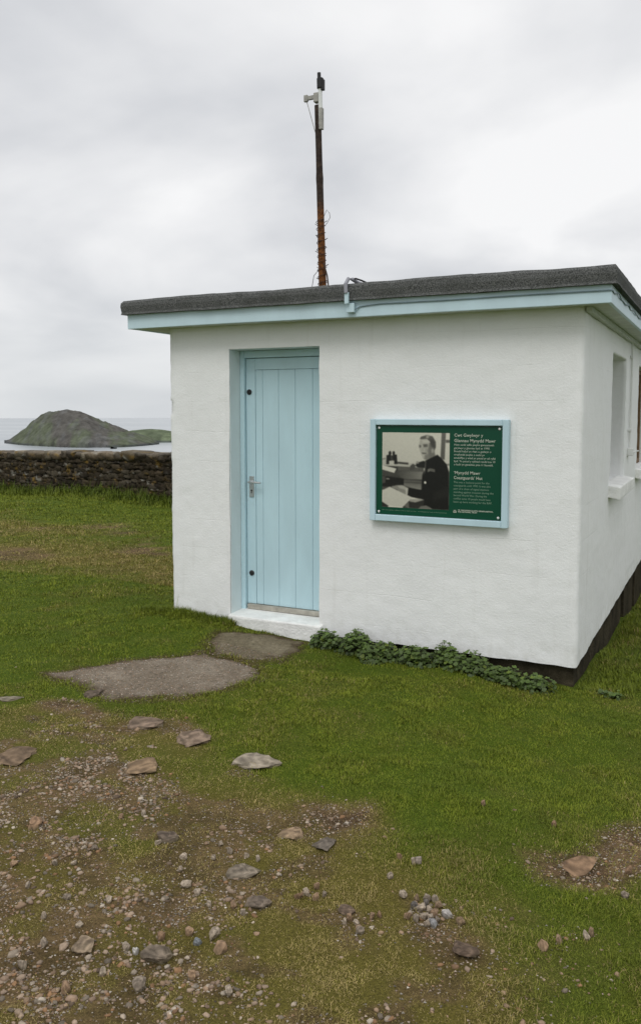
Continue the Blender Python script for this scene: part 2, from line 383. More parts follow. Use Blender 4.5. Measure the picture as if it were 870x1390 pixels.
# ------------------------------------------------------------------ hut
W, DEP, HT = 3.107, 5.0, 2.30
DX0, DX1, DZ = .545, 1.300, 2.08
WIN = [(1.38, 2.30, 1.05, 2.06), (3.42, 4.55, 1.05, 2.06)]
hut = tag(empty('lookout_hut'), 'small white painted flat roofed hut with a pale blue door, standing on the grass', 'hut')
def cuts(lo, hi, step, extra):
    s = sorted(set([lo, hi] + list(extra))); o = []
    for a, b in zip(s, s[1:]):
        n = max(1, round((b - a) / step)); o += [a + (b - a) * k / n for k in range(n)]
    return o + [hi]
def wallmesh():
    bm = bmesh.new(); cache = {}
    def V(p):
        k = tuple(round(q, 4) for q in p)
        if k not in cache: cache[k] = bm.verts.new(p)
        return cache[k]
    def panel(us, vs, f, hole):
        for a, b in zip(us, us[1:]):
            for c, d in zip(vs, vs[1:]):
                m, n = (a + b) / 2, (c + d) / 2
                if any(h[0] < m < h[1] and h[2] < n < h[3] for h in hole): continue
                bm.faces.new([V(f(a, c)), V(f(b, c)), V(f(b, d)), V(f(a, d))])
    zs = cuts(0, HT, .025, [.0, DZ, 1.05, 2.06]); zc = cuts(0, HT, .05, [DZ, 1.05, 2.06])
    xs = cuts(0, W, .025, [DX0, DX1, .03, W - .03]); ys = cuts(0, DEP, .03, [.03] + [q for w in WIN for q in w[:2]])
    panel(xs, zs, lambda a, c: (a, 0, c), [(DX0, DX1, -1, DZ)])
    panel(ys, zs, lambda a, c: (W, a, c), WIN)
    panel(ys, zs, lambda a, c: (0, a, c), [])
    panel(xs, zs, lambda a, c: (a, DEP, c), [])
    rev = cuts(0, .17, .03, [])
    for (y0, y1, z0, z1) in WIN:      # window reveals
        zz = [z for z in zs if z0 - 1e-6 <= z <= z1 + 1e-6]; yy = [q for q in ys if y0 - 1e-6 <= q <= y1 + 1e-6]
        panel(rev, zz, lambda a, c: (W - a, y0, c), []); panel(rev, zz, lambda a, c: (W - a, y1, c), [])
        panel(rev, yy, lambda a, c: (W - a, c, z1), []); panel(rev, yy, lambda a, c: (W - a, c, z0), [])
    for v in bm.verts:
        p = v.co.copy()
        d = Vector((mnoise.fractal(p * 2.2 + Vector((5, 0, 0)), 1, 2, 3), mnoise.fractal(p * 2.2 + Vector((0, 7, 0)), 1, 2, 3), 0)) * .005
        d += Vector((mnoise.noise(p * 17), mnoise.noise(p * 17 + Vector((9, 3, 1))), mnoise.noise(p * 15 + Vector((3, 3, 3))) * .6)) * .0022
        cx = min(abs(p.x), abs(p.x - W)); cy = min(abs(p.y), abs(p.y - DEP))
        if cx < .02 and cy < .02:      # the arrises are knocked and rounded
            s = Vector((1 if p.x < 1 else -1, 1 if p.y < 1 else -1, 0)); d += s * (.006 + .007 * max(0, mnoise.noise(Vector((p.x, p.y, p.z * 7)))))
            if p.x < 1 and 1.60 < p.z < 1.70: d += s * .022
        d.z += 0 if p.z > .02 else .008 * mnoise.noise(p * 6)
        v.co = p + d
    return bm
bm_obj('wall', wallmesh(), M['wall'], hut, True)
# dark footing set back under the painted wall
bm = bmesh.new()
box(bm, .06, W - .025, .05, .12, -.55, .015); box(bm, W - .12, W - .03, .121, 2.7, -.75, .013); box(bm, W - .12, W - .03, 2.95, 3.75, -.85, .013); box(bm, W - .12, W - .028, 3.95, DEP - .05, -.9, .013); box(bm, .06, .14, .121, DEP - .05, -.6, .012)
box(bm, W - .30, W - .26, 2.5, 4.2, -.85, .010)
bm_obj('footing', bm, M['plinth'], hut)
# door opening: painted reveals, frame, leaf
bm = bmesh.new()
box(bm, DX0 - .02, DX0 + .004, .006, .20, 0.02, DZ - .004); box(bm, DX1 - .003, DX1 + .02, .006, .20, 0.02, DZ - .004); box(bm, DX0 - .02, DX1 + .02, .006, .20, DZ - .003, DZ + .02)
bm_obj('door_reveal', bm, M['reveal'], hut)
fr = bmesh.new()
box(fr, DX0 + .005, DX0 + .042, .145, .215, .078, DZ - .005, .003); box(fr, DX1 - .042, DX1 - .005, .145, .215, .078, DZ - .005, .003); box(fr, DX0 + .043, DX1 - .043, .146, .215, DZ - .058, DZ - .005, .003)
bm_obj('door_frame', fr, M['blue'], hut)
bd = bmesh.new()
lx0, lx1, lz0, lz1 = DX0 + .046, DX1 - .046, .125, DZ - .062
box(bd, lx0, lx0 + .078, .172, .21, lz0, lz1, .002); box(bd, lx0 + .0785, lx1, .1725, .21, lz1 - .085, lz1, .002)
bx0 = lx0 + .079
for bw in (.062, .138, .142, .145, lx1 - lx0 - .079 - .487):
    box(bd, bx0 + .0008, bx0 + bw - .0008, .1755, .205, lz0, lz1 - .0865, .0035); bx0 += bw
door = bm_obj('door', bd, M['blue'], hut)
bm = bmesh.new(); hx, hz = lx0 + .045, 1.045
box(bm, hx - .020, hx + .020, .165, .171, hz - .085, hz + .075, .002)
tube(bm, [(hx, .172, hz + .032), (hx, .135, hz + .032), (hx, .122, hz + .032)], .009)
tube(bm, [(hx - .004, .124, hz + .032), (hx + .03, .120, hz + .034), (hx + .105, .122, hz + .030)], [.009, .0085, .007])
hd = bm_obj('handle', bm, M['chrome'], door)
bm = bmesh.new(); tube(bm, [(hx, .1645, hz - .034), (hx, .163, hz - .034)], .007); box(bm, hx - .0028, hx + .0028, .163, .1645, hz - .056, hz - .036); bm_obj('keyhole', bm, M['black'], door)
for bx_, bz_ in ((lx0 + .028, 1.765), (lx0 + .040, .365)):
    bm = bmesh.new(); tube(bm, [(bx_, .172, bz_), (bx_, .166, bz_), (bx_, .160, bz_)], [.021, .021, .014], 16); bm_obj('bolt_cap', bm, M['black'], door)
boxobj('weather_bar', (lx0 + .01, lx1, .150, .20, .085, .122), M['alu'], door, .004)
bm = bmesh.new(); box(bm, DX0 - .005, DX1 + .03, -.045, .22, -.16, .072, .012)
bmesh.ops.subdivide_edges(bm, edges=bm.edges, cuts=3)
for v in bm.verts:
    v.co.z += .014 * max(0, (v.co.y / .2)) * (v.co.z > 0); v.co += Vector((0, mnoise.noise(v.co * 9), mnoise.noise(v.co * 8 + Vector((4, 4, 4))))) * .006
bm_obj('door_sill', bm, M['step'], hut)
# windows of the side wall
for i, (y0, y1, z0, z1) in enumerate(WIN):
    fm = M['white'] if i == 0 else M['wood']; xo = W - .15 if i == 0 else W - .075
    bm = bmesh.new(); t = .05
    box(bm, xo - .06, xo, y0 + .003, y0 + t, z0 + .003, z1 - .003, .003); box(bm, xo - .06, xo, y1 - t, y1 - .003, z0 + .003, z1 - .003, .003)
    box(bm, xo - .06, xo - .001, y0 + t, y1 - t, z1 - t, z1 - .003, .003); box(bm, xo - .06, xo - .001, y0 + t, y1 - t, z0 + .003, z0 + t, .003); box(bm, xo - .055, xo - .004, (y0 + y1) / 2 - .02, (y0 + y1) / 2 + .02, z0 + t, z1 - t, .003)
    f = bm_obj('window', bm, fm, hut)
    boxobj('pane', (xo - .035, xo - .030, y0 + t - .01, y1 - t + .01, z0 + t - .01, z1 - t + .01), M['glass'], f)
    bm = bmesh.new(); box(bm, W - .05, W + .085, y0 - .05, y1 + .07, z0 - .085, z0 + .012, .008)
    bmesh.ops.subdivide_edges(bm, edges=bm.edges, cuts=2)
    for v in bm.verts: v.co.z -= .02 * max(0, v.co.x - W + .05) / .13; v.co += Vector((mnoise.noise(v.co * 11), 0, mnoise.noise(v.co * 10))) * .004
    bm_obj('window_sill', bm, M['step'], f)
# conduit on the side wall
bm = bmesh.new(); tube(bm, [(W + .016, 2.60, 2.24), (W + .016, 2.61, 1.9), (W + .016, 2.60, 1.5), (W + .016, 2.60, 1.29)], .010, 8)
for z in (2.1, 1.45): box(bm, W, W + .028, 2.57, 2.63, z - .012, z + .012, .003)
box(bm, W + .001, W + .05, 2.54, 2.66, 1.22, 1.29, .006); tube(bm, [(W + .045, 2.58, 1.25), (W + .09, 2.62, 1.265)], .007, 8)
bm_obj('conduit', bm, M['white'], hut)
# eaves: soffit, fascia boards, felt roof
OF, OL, OR, OB = .17, .26, .17, .20
ZS, ZF = 2.25, 2.367
bm = bmesh.new(); e = .024
box(bm, -OL + e, -.003, -OF + e, DEP + OB - e, ZS + .006, ZS + .016); box(bm, W + .003, W + OR - e, -OF + e, DEP + OB - e, ZS + .006, ZS + .016); box(bm, -.003, W + .003, -OF + e, -.003, ZS + .006, ZS + .0155); box(bm, -.003, W + .003, DEP + .003, DEP + OB - e, ZS + .006, ZS + .0155)
for y_ in (.02,): box(bm, W + .004, W + .04, .0, DEP, ZS - .028, ZS + .0058, .003)
bm_obj('soffit', bm, M['soffit'], hut)
def boards(dims_list):
    bm = bmesh.new()
    for d in dims_list: box(bm, *d, bev=.003)
    bmesh.ops.subdivide_edges(bm, edges=[q for q in bm.edges if q.calc_length() > 1], cuts=40)
    for v in bm.verts: v.co.z += .004 * mnoise.noise(Vector((v.co.x * .9, v.co.y * .9, 0)))
    return bm
bm_obj('fascia', boards([(-OL, W + OR, -OF, -OF + e, ZS, ZF)]), M['fascia'], hut)
bm_obj('fascia', boards([(W + OR - e, W + OR - .001, -OF + e + .001, DEP + OB, ZS + .001, ZF)]), M['fascia'], hut)
bm_obj('fascia', boards([(-OL + .001, -OL + e, -OF + e + .001, DEP + OB, ZS + .001, ZF)]), M['fascia'], hut)
bm_obj('fascia', boards([(-OL + e + .001, W + OR - e - .001, DEP + OB - e, DEP + OB - .001, ZS + .001, ZF)]), M['fascia'], hut)
def roofmesh():
    bm = bmesh.new()
    o = [-.035, -.030, -.036, -.033, -.018, .02, .30]       # outline going up the felt edge and in over the top
    zz = [ZF - .012, ZF + .004, ZF + .05, ZF + .082, ZF + .100, ZF + .105, ZF + .09]
    x0, x1, y0, y1 = -OL, W + OR, -OF, DEP + OB
    nx_, ny_ = 150, 150; ring = []
    def loop(off):
        a, b, c, d = x0 + off, x1 - off, y0 + off, y1 - off; P = []
        for k in range(nx_): P.append((a + (b - a) * k / nx_, c))
        for k in range(ny_): P.append((b, c + (d - c) * k / ny_))
        for k in range(nx_): P.append((b - (b - a) * k / nx_, d))
        for k in range(ny_): P.append((a, d - (d - c) * k / ny_))
        return P
    for off, z in zip(o, zz):
        r = []
        for (x, y) in loop(off):
            t = mnoise.noise(Vector((x * 1.5, y * 1.5, 0))); t2 = mnoise.noise(Vector((x * 6, y * 6, z * 9)))
            dz = (.009 * t + .004 * t2) if z > ZF + .06 else .004 * t2
            lap = sum(math.exp(-((x - s) / .012) ** 2) for s in (.56, 1.02, 1.47, 2.47)) if y < .3 else 0
            r.append(bm.verts.new((x + .002 * t2, y + .003 * t2 + .006 * lap, z + dz - .004 * lap)))
        ring.append(r)
    n = len(ring[0])
    for a, b in zip(ring, ring[1:]):
        for k in range(n): bm.faces.new((a[k], a[(k + 1) % n], b[(k + 1) % n], b[k]))
    bm.faces.new(ring[-1]); bm.faces.new(ring[0][::-1])
    return bm
bm_obj('roof', roofmesh(), M['felt'], hut, False)
# conduit elbow, junction box and cable at the eaves
bm = bmesh.new(); tube(bm, [(1.65, .15, 2.478), (1.63, -.08, 2.485), (1.620, -.15, 2.50), (1.612, -.20, 2.497), (1.605, -.228, 2.46), (1.61, -.232, 2.40)], .013)
bm_obj('conduit_elbow', bm, M['grey_tube'], hut)
bm = bmesh.new(); box(bm, 1.597, 1.625, -.232, -.212, 2.33, 2.405, .003); box(bm, 1.598, 1.655, -.205, -.171, 2.275, 2.335, .004); bm_obj('junction_box', bm, M['fascia'], hut)
bm = bmesh.new(); pts = [(1.656, -.186, 2.295)]
for k in range(1, 60):
    x = 1.656 + (W + OR + .006 - 1.656) * k / 59; pts.append((x, -OF - .005, 2.308 + .004 * mnoise.noise(Vector((x * 2, 0, 0))) + .014 * math.sin(min(1, k / 8) * 1.57)))
for k in range(1, 40):
    y = -OF + .02 + k * .045; pts.append((W + OR + .006 + .004 * math.sin(y * 13), y, 2.322 + .014 * mnoise.noise(Vector((y * 3.5, 1, 0))) + .006 * math.sin(y * 21)))
tube(bm, pts, .0042, 6); bm_obj('cable', bm, M['cable'], hut)
bm = bmesh.new(); tube(bm, [(1.622, -.15, 2.502), (1.64, -.14, 2.505), (1.675, -.12, 2.492), (1.70, -.05, 2.478), (1.75, .1, 2.474)], .006, 8); bm_obj('cable', bm, M['black'], hut)

# ------------------------------------------------------------------ mast on the roof
mast = tag(empty('antenna_mast', (1.036, .6, 2.465)), 'thin leaning rusty pole standing on the flat roof with a white sensor at its tip', 'mast')
LEAN = -.031
def mp(dx, dy, z): return (dx + LEAN * z, dy, z)
bm = bmesh.new(); zs_ = [0, .15, .3, .45, .52, .6, .75, .9, .95, 1.0, 1.1, 1.25, 1.4, 1.5]
tube(bm, [mp(0, 0, z) for z in zs_], [.030, .030, .029, .029, .028, .027, .027, .027, .029, .026, .025, .025, .025, .025], 14)
box(bm, -.07, .07, -.07, .07, -.02, .01, .004); bm_obj('pole', bm, M['rust'], mast, False)
bm = bmesh.new(); pts = []
for k in range(220):
    a = k / 220 * 2 * math.pi * 11; z = .06 + .58 * k / 220; r = .036 + .003 * mnoise.noise(Vector((k * .3, 0, 0))); pts.append((LEAN * z + r * math.cos(a), r * math.sin(a), z))
tube(bm, pts, .0025, 5)
for k in range(22):
    a = k * 2.4; z = .08 + .56 * k / 22; tube(bm, [(LEAN * z + .03 * math.cos(a), .03 * math.sin(a), z), (LEAN * z + .050 * math.cos(a), .050 * math.sin(a), z + .012)], .003, 4)
tube(bm, [(.0, -.02, .62), (.045, -.03, .70), (.068, -.03, .675), (.075, -.03, .64), (.05, -.03, .60), (.02, -.02, .58)], .002, 5)
tube(bm, [(.02, -.03, .30), (.05, -.03, .2), (.06, -.03, .12), (.045, -.03, .02), (.05, -.03, -.0)], .006, 6)
bm_obj('wire_wrap', bm, M['wire'], mast)
bm = bmesh.new(); tube(bm, [(-.03, -.02, .25), (-.07, -.02, .21), (-.085, -.02, .13), (-.07, -.02, .06), (-.03, -.02, 0)], .0025, 6); bm_obj('cable', bm, M['black'], mast)
bm = bmesh.new(); tube(bm, [mp(.030, -.015, 1.34), mp(.032, -.015, 1.64)], .016, 12); bm_obj('sensor_tube', bm, M['white'], mast)
bm = bmesh.new(); tube(bm, [mp(.034, -.015, z) for z in (1.615, 1.62, 1.69, 1.695)], [.022, .027, .027, .02], 12); tube(bm, [mp(.026, -.015, 1.69), mp(.026, -.015, 1.735)], .014, 10); box(bm, LEAN * 1.66 + .045, LEAN * 1.66 + .068, -.03, 0, 1.60, 1.68, .003); bm_obj('sensor_head', bm, M['black'], mast)
bm = bmesh.new(); box(bm, LEAN * 1.55 - .10, LEAN * 1.55 - .01, -.028, -.008, 1.545, 1.575, .003); box(bm, LEAN * 1.55 - .022, LEAN * 1.55 + .018, -.03, .02, 1.52, 1.59, .004); box(bm, LEAN * 1.4 + .024, LEAN * 1.4 + .05, -.036, .0, 1.31, 1.47, .003)
box(bm, LEAN * 1.55 - .105, LEAN * 1.55 - .075, -.03, -.006, 1.535, 1.585, .003); tube(bm, [(LEAN * 1.55 - .085, -.015, 1.54), mp(-.022, -.01, 1.30)], .003, 5); bm_obj('bracket_arm', bm, M['bracket'], mast)

# ------------------------------------------------------------------ information panel
SX0, SX1, SZ0, SZ1 = 1.712, 2.664, .868, 1.566
sign = tag(empty('information_panel', (SX0, 0, SZ0)), 'green information panel with an old photograph in a pale blue frame, on the white wall', 'sign')
sw, sh = SX1 - SX0, SZ1 - SZ0; bt = .040
bm = bmesh.new()
box(bm, 0, bt, -.055, -.004, 0, sh, .004); box(bm, sw - bt, sw, -.055, -.004, 0, sh, .004); box(bm, bt + .0003, sw - bt - .0003, -.0545, -.004, sh - bt, sh - .0005, .004); box(bm, bt + .0003, sw - bt - .0003, -.0545, -.004, .0005, bt + .004, .004)
bm_obj('frame', bm, M['signframe'], sign)
pw, ph = sw - 2 * bt - .006, sh - 2 * bt - .010; px0, pz0 = bt + .003, bt + .007
pan = boxobj('panel', (px0, px0 + pw, -.036, -.008, pz0, pz0 + ph), M['sign_green'], sign)
for (u, v) in ((.022, .028), (.978, .028), (.022, .972), (.978, .972)):
    bm = bmesh.new(); c = (px0 + u * pw, pz0 + v * ph); tube(bm, [(c[0], -.036, c[1]), (c[0], -.041, c[1]), (c[0], -.043, c[1])], [.008, .008, .004], 10); bm_obj('screw', bm, M['white'], pan)
# the black and white photograph, painted as tones on a fine grid
def photo():
    nx_, ny_ = 150, 168
    u, v = np.meshgrid((np.arange(nx_) + .5) / nx_, (np.arange(ny_) + .5) / ny_); A = np.zeros(u.shape)
    U = 60 + u * 752; Vv = 52 + v * 838       # working frame of the drawing
    A[:] = 172 + 8 * (U - 60) / 752 - 10 * (Vv - 52) / 300 * (Vv < 400)
    def pg(pts, t, soft=5, t2=None, axis=1):
        nonlocal A
        d = sdpoly(np.array(pts, float), U.ravel(), Vv.ravel()).reshape(U.shape); m = sst(-soft, soft, d)
        tt = t
        if t2 is not None:
            q = (Vv if axis else U); p = np.array(pts, float)[:, axis]; tt = t + (t2 - t) * np.clip((q - p.min()) / (p.max() - p.min()), 0, 1)
        A = A * (1 - m) + tt * m
    def el(cx, cy, rx, ry, t, soft=4):
        a = np.linspace(0, 2 * np.pi, 20, endpoint=False); pg(np.stack([cx + rx * np.cos(a), cy + ry * np.sin(a)], 1), t, soft)
    pg([(50, 345), (100, 340), (100, 356), (50, 362)], 110); pg([(50, 362), (470, 400), (470, 470), (50, 440)], 150)
    pg([(235, 378), (360, 385), (358, 408), (235, 400)], 55); pg([(360, 395), (540, 380), (540, 440), (380, 430)], 150)
    pg([(722, 52), (768, 52), (758, 345), (712, 330)], 88, 4, 75); pg([(768, 128), (815, 128), (815, 160), (768, 160)], 80); pg([(768, 385), (815, 385), (815, 410), (768, 400)], 110)
    pg([(50, 425), (240, 430), (530, 440), (530, 700), (50, 700)], 44, 6, 62); pg([(240, 430), (530, 440), (525, 480), (240, 478)], 74, 8)
    pg([(240, 480), (525, 480), (515, 565), (300, 570), (240, 520)], 62, 6, 108, 0); pg([(310, 575), (510, 580), (505, 690), (310, 640)], 70, 8, 118); pg([(310, 598), (508, 600), (508, 612), (310, 610)], 60)
    pg([(60, 420), (225, 455), (200, 505), (60, 470)], 172); pg([(60, 475), (200, 508), (240, 470), (240, 540), (60, 535)], 58)
    pg([(60, 540), (310, 565), (305, 655), (60, 660)], 26, 6); pg([(62, 545), (100, 545), (100, 620), (62, 625)], 62); pg([(108, 565), (145, 565), (145, 578), (108, 578)], 120)
    # binoculars on the sill
    pg([(110, 310), (160, 295), (168, 408), (108, 410)], 30); pg([(180, 298), (228, 300), (236, 405), (182, 408)], 28); el(150, 285, 16, 24, 34); el(192, 284, 15, 22, 34); pg([(160, 310), (182, 310), (182, 370), (165, 370)], 48); pg([(140, 372), (198, 366), (200, 412), (142, 415)], 158)
    # seated figure in a dark jersey
    pg([(375, 470), (380, 420), (410, 395), (440, 410), (430, 450), (390, 470)], 62)
    pg([(440, 420), (450, 385), (530, 360), (560, 380), (550, 440), (470, 435)], 30); el(462, 380, 16, 14, 120)
    pg([(505, 300), (490, 260), (478, 225), (474, 195), (488, 130), (540, 95), (620, 110), (655, 170), (640, 250), (650, 300), (560, 350), (530, 348)], 142, 6)
    pg([(505, 215), (540, 225), (545, 265), (580, 330), (535, 345), (500, 280)], 150, 10); pg([(540, 300), (600, 270), (640, 250), (650, 300), (560, 350), (535, 340)], 104, 12); pg([(545, 215), (590, 230), (575, 270), (545, 260)], 128, 10)
    pg([(590, 140), (650, 170), (645, 250), (655, 300), (590, 330), (575, 260)], 96, 12); pg([(508, 130), (600, 130), (600, 165), (512, 165)], 158, 8)
    pg([(484, 125), (496, 98), (560, 78), (625, 92), (660, 150), (662, 205), (648, 245), (632, 215), (605, 205), (595, 150), (560, 118), (520, 125)], 78, 6); pg([(600, 120), (650, 150), (658, 220), (620, 205), (600, 165)], 62, 8); pg([(560, 82), (590, 90), (575, 118), (550, 105)], 135, 6)
    pg([(476, 188), (500, 192), (498, 215), (478, 218)], 84, 5); pg([(520, 180), (570, 178), (572, 208), (528, 212)], 82, 6); pg([(508, 268), (560, 272), (555, 288), (510, 286)], 84, 6); pg([(512, 215), (528, 215), (530, 255), (505, 255)], 136, 6); el(625, 250, 14, 24, 130)
    pg([(545, 360), (620, 320), (680, 290), (740, 345), (785, 400), (808, 480), (812, 890), (520, 890), (540, 770), (510, 680), (515, 520), (545, 450)], 21, 6)
    pg([(345, 660), (510, 680), (545, 620), (620, 700), (560, 790), (400, 765), (350, 745)], 22, 5); pg([(545, 365), (557, 360), (552, 470), (535, 520)], 70, 5); pg([(640, 700), (812, 640), (812, 730), (640, 800)], 30, 30)
    for k in (0, 1, 2): pg([(572, 455 + k * 11), (600, 440 + k * 11), (655, 452 + k * 11), (652, 458 + k * 11), (602, 447 + k * 11), (575, 462 + k * 11)], 118, 4)
    el(548, 598, 13, 15, 185)
    pg([(170, 655), (225, 640), (290, 635), (355, 665), (345, 745), (270, 720), (235, 690), (180, 675)], 112, 8); pg([(240, 645), (300, 640), (350, 668), (330, 690), (260, 670)], 140, 8); pg([(330, 665), (362, 665), (352, 748), (332, 735)], 152, 5)
    pg([(60, 705), (150, 660), (240, 700), (410, 775), (360, 800), (290, 880), (140, 872), (60, 825)], 168, 5, 160); pg([(60, 830), (140, 876), (120, 895), (50, 895)], 36)
    pg([(300, 880), (372, 805), (540, 785), (530, 890), (300, 895)], 40, 6); pg([(375, 790), (500, 780), (535, 790), (440, 822), (380, 815)], 130, 6); pg([(310, 870), (365, 820), (372, 890)], 85, 5)
    pg([(470, 895), (500, 862), (560, 848), (610, 870), (640, 895)], 92, 6)
    A += (rng.random(A.shape) - .5) * 14
    B = A.copy()
    for dy in (-1, 0, 1):
        for dx in (-1, 0, 1): B = B + np.roll(np.roll(A, dy, 0), dx, 1)
    A = np.clip(B / 10, 0, 255)
    lin = (A / 255) ** 2.2
    c = np.stack([lin * 1.06, lin * 1.03, lin * .86], -1).reshape(-1, 3) * 1.25
    x = px0 + pw * (.047 + .552 * u.ravel()); z = pz0 + ph * (1 - (.075 + .845 * v.ravel()))
    V = np.stack([x, np.full(x.shape, -.0375), z], 1); i = (np.arange(ny_ - 1)[:, None] * nx_ + np.arange(nx_ - 1)[None]).ravel()
    mesh_obj('photograph', np_mesh('photograph', V, np.stack([i, i + nx_, i + nx_ + 1, i + 1], 1), 4, c), M['photo'], pan)
photo()
def lettering(lines, u0, v0, pitch, size, width_u=None, name='lettering', bold=0.0, mat='letter'):
    """lines of text set flush left on the panel; returns one mesh"""
    bm = bmesh.new(); dg = bpy.context.evaluated_depsgraph_get()
    for k, s in enumerate(lines):
        wd = None
        if isinstance(s, tuple): s, wd = s
        cu = bpy.data.curves.new('t', 'FONT'); cu.body = s; cu.size = size; cu.offset = bold; cu.resolution_u = 2; cu.space_character = 1.02
        to = bpy.data.objects.new('t', cu); link(to); dg.update()
        me = bpy.data.meshes.new_from_object(to.evaluated_get(dg))
        xs = [v.co.x for v in me.vertices]; s_ = 1.0
        if wd: s_ = wd * pw / max(xs)
        me.transform(Matrix.Translation((px0 + u0 * pw, -.0378, pz0 + (1 - (v0 + k * pitch)) * ph)) @ Matrix.Rotation(math.radians(90), 4, 'X') @ Matrix.Diagonal((s_, 1, 1, 1)))
        bm.from_mesh(me); bpy.data.objects.remove(to); bpy.data.meshes.remove(me); bpy.data.curves.remove(cu)
    return bm_obj(name, bm, M[mat], pan)
lettering([('Cwt Gwylwyr y', .222), ('Glannau Mynydd Mawr', .318)], .632, .115, .058, .029, bold=.0002)
lettering([('Hwn oedd safle pwylio gwasanaeth', .305), ('gwylwyr y glannau hyd at 1990.', .275), ('Roedd hefyd yn rhan o gadwyn o', .285), ('orsafoedd pwylio a oedd yn', .235), ('amddiffyn y wlad yn ystod yr ail ryfel', .318), ('byd. Yn ystod y cyfnod roedd tua 10', .316), ('o bobl yn gweithio yma i\'r lluoedd.', .302)], .632, .212, .0355, .0185)
lettering([('\u2018Mynydd Mawr', .205), ('Coastguards\u2019 Hut', .222)], .632, .520, .054, .029, bold=.0002)
lettering([('This was a lookout point for the', .275), ('coastguards until 1990. It was also', .285), ('part of a chain of signal stations', .272), ('standing against invasion during the', .308), ('Second World War. During the', .258), ('conflict some 10 people would have', .285), ('been up here working for the RAF.', .298)], .632, .618, .0355, .0185, mat='letter_dim')
lettering([('YR YMDDIRIEDOLAETH GENEDLAETHOL', .272), ('THE NATIONAL TRUST', .150)], .668, .918, .018, .0115, bold=.0003)
lettering([('Hen lun o wyliwr y glannau wrth ei waith yn y cwt    A coastguard at work in the lookout hut', .53)], .05, .955, .02, .0085, mat='letter_dim')
bm = bmesh.new()      # emblem: a sprig of oak leaves on a pale square
def leafshape(cx, cz, L, ang):
    n = 14; o = []
    for k in range(n):
        t = k / (n - 1); w = L * .30 * math.sin(math.pi * t ** .8) * (1 + .28 * math.cos(t * 20)); o.append((t * L, w))
    P = o + [(a, -b) for a, b in o[::-1][1:-1]]
    vs = [bm.verts.new((cx + a * math.cos(ang) - b * math.sin(ang), -.0379, cz + a * math.sin(ang) + b * math.cos(ang))) for a, b in P]
    bm.faces.new(vs)
ex, ez = px0 + .645 * pw, pz0 + .071 * ph
for ang in (.3, 1.2, 2.1, 2.95, -.6, 3.8): leafshape(ex, ez, .0135, ang)
bm_obj('emblem', bm, M['letter'], pan)

# ------------------------------------------------------------------ dry stone wall
sw_ = tag(empty('dry_stone_wall', (-5.81, 7.85, -.2)), 'low dark dry stone wall with lichen and rounded coping stones, across the back of the lawn', 'wall')
def _boxt():
    g = [-.5, -.17, .17, .5]; ix = {}; V = []; Fc = []
    def q(p):
        if p not in ix: ix[p] = len(V); V.append(p)
        return ix[p]
    for ax_ in range(3):
        for sg in (-.5, .5):
            for i in range(3):
                for j in range(3):
                    f = []
                    for a, b in ((i, j), (i + 1, j), (i + 1, j + 1), (i, j + 1)):
                        c = [0, 0, 0]; c[ax_] = sg; c[(ax_ + 1) % 3] = g[a]; c[(ax_ + 2) % 3] = g[b]; f.append(q(tuple(c)))
                    Fc.append(f if sg > 0 else f[::-1])
    return V, Fc
BOXV, BOXF = _boxt()
def jbox(bm, c, sx, sy, sz, tx, jit, tone, cols):
    vs = [bm.verts.new(p) for p in BOXV]
    for f in BOXF: bm.faces.new([vs[i] for i in f])
    seed = Vector((random.random() * 90, random.random() * 90, 0))
    for v in vs:
        p = v.co.copy(); q = p.normalized() * .62; p = p.lerp(q, .42) + Vector([mnoise.noise(p * 2.3 + seed + Vector((k * 5, 0, 0))) for k in range(3)]) * jit
        X_ = p.x * sx; Y_ = p.y * sy; v.co = Vector((c[0] + tx[0] * X_ - tx[1] * Y_, c[1] + tx[1] * X_ + tx[0] * Y_, c[2] + p.z * sz))
        cols[v] = tone
def stone_tone(cop=False):
    b = random.choice([(.060, .047, .031), (.048, .038, .025), (.078, .060, .038), (.055, .043, .026), (.088, .074, .052), (.036, .029, .020)])
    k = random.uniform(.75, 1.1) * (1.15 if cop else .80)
    return [q * k for q in b]
def finish_cols(bm, cols, lich, name, mat, parent, origin, smooth=True):
    bm.verts.index_update(); C = np.array([cols[v] for v in bm.verts]); P = np.array([v.co[:] for v in bm.verts])
    l = fbm(P[:, 0] * 1.0 + P[:, 1], P[:, 2] * 1.0 + P[:, 1] * .3, 15, 3, 5)
    w = .7 * sst(.72, .82, l) * lich; C = lerp(C, np.array([(.34, .33, .29)]), w)
    o = fbm(P[:, 0] - 40, P[:, 2] + 9, 10, 3, 15); C = lerp(C, np.array([(.20, .125, .025)]), sst(.71, .79, o) * lich * .8)
    me = bpy.data.meshes.new(name); bm.to_mesh(me); bm.free(); me.transform(Matrix.Translation(Vector(origin) * -1)); set_col(me, C)
    return mesh_obj(name, me, mat, parent, smooth)
ORG = (-5.81, 7.85, -.2)
BASEZ = dict(zip(WALL_PTS, (-.75, -.40, -.166, -.14, -.14))); bm = bmesh.new(); cols = {}; copings = []
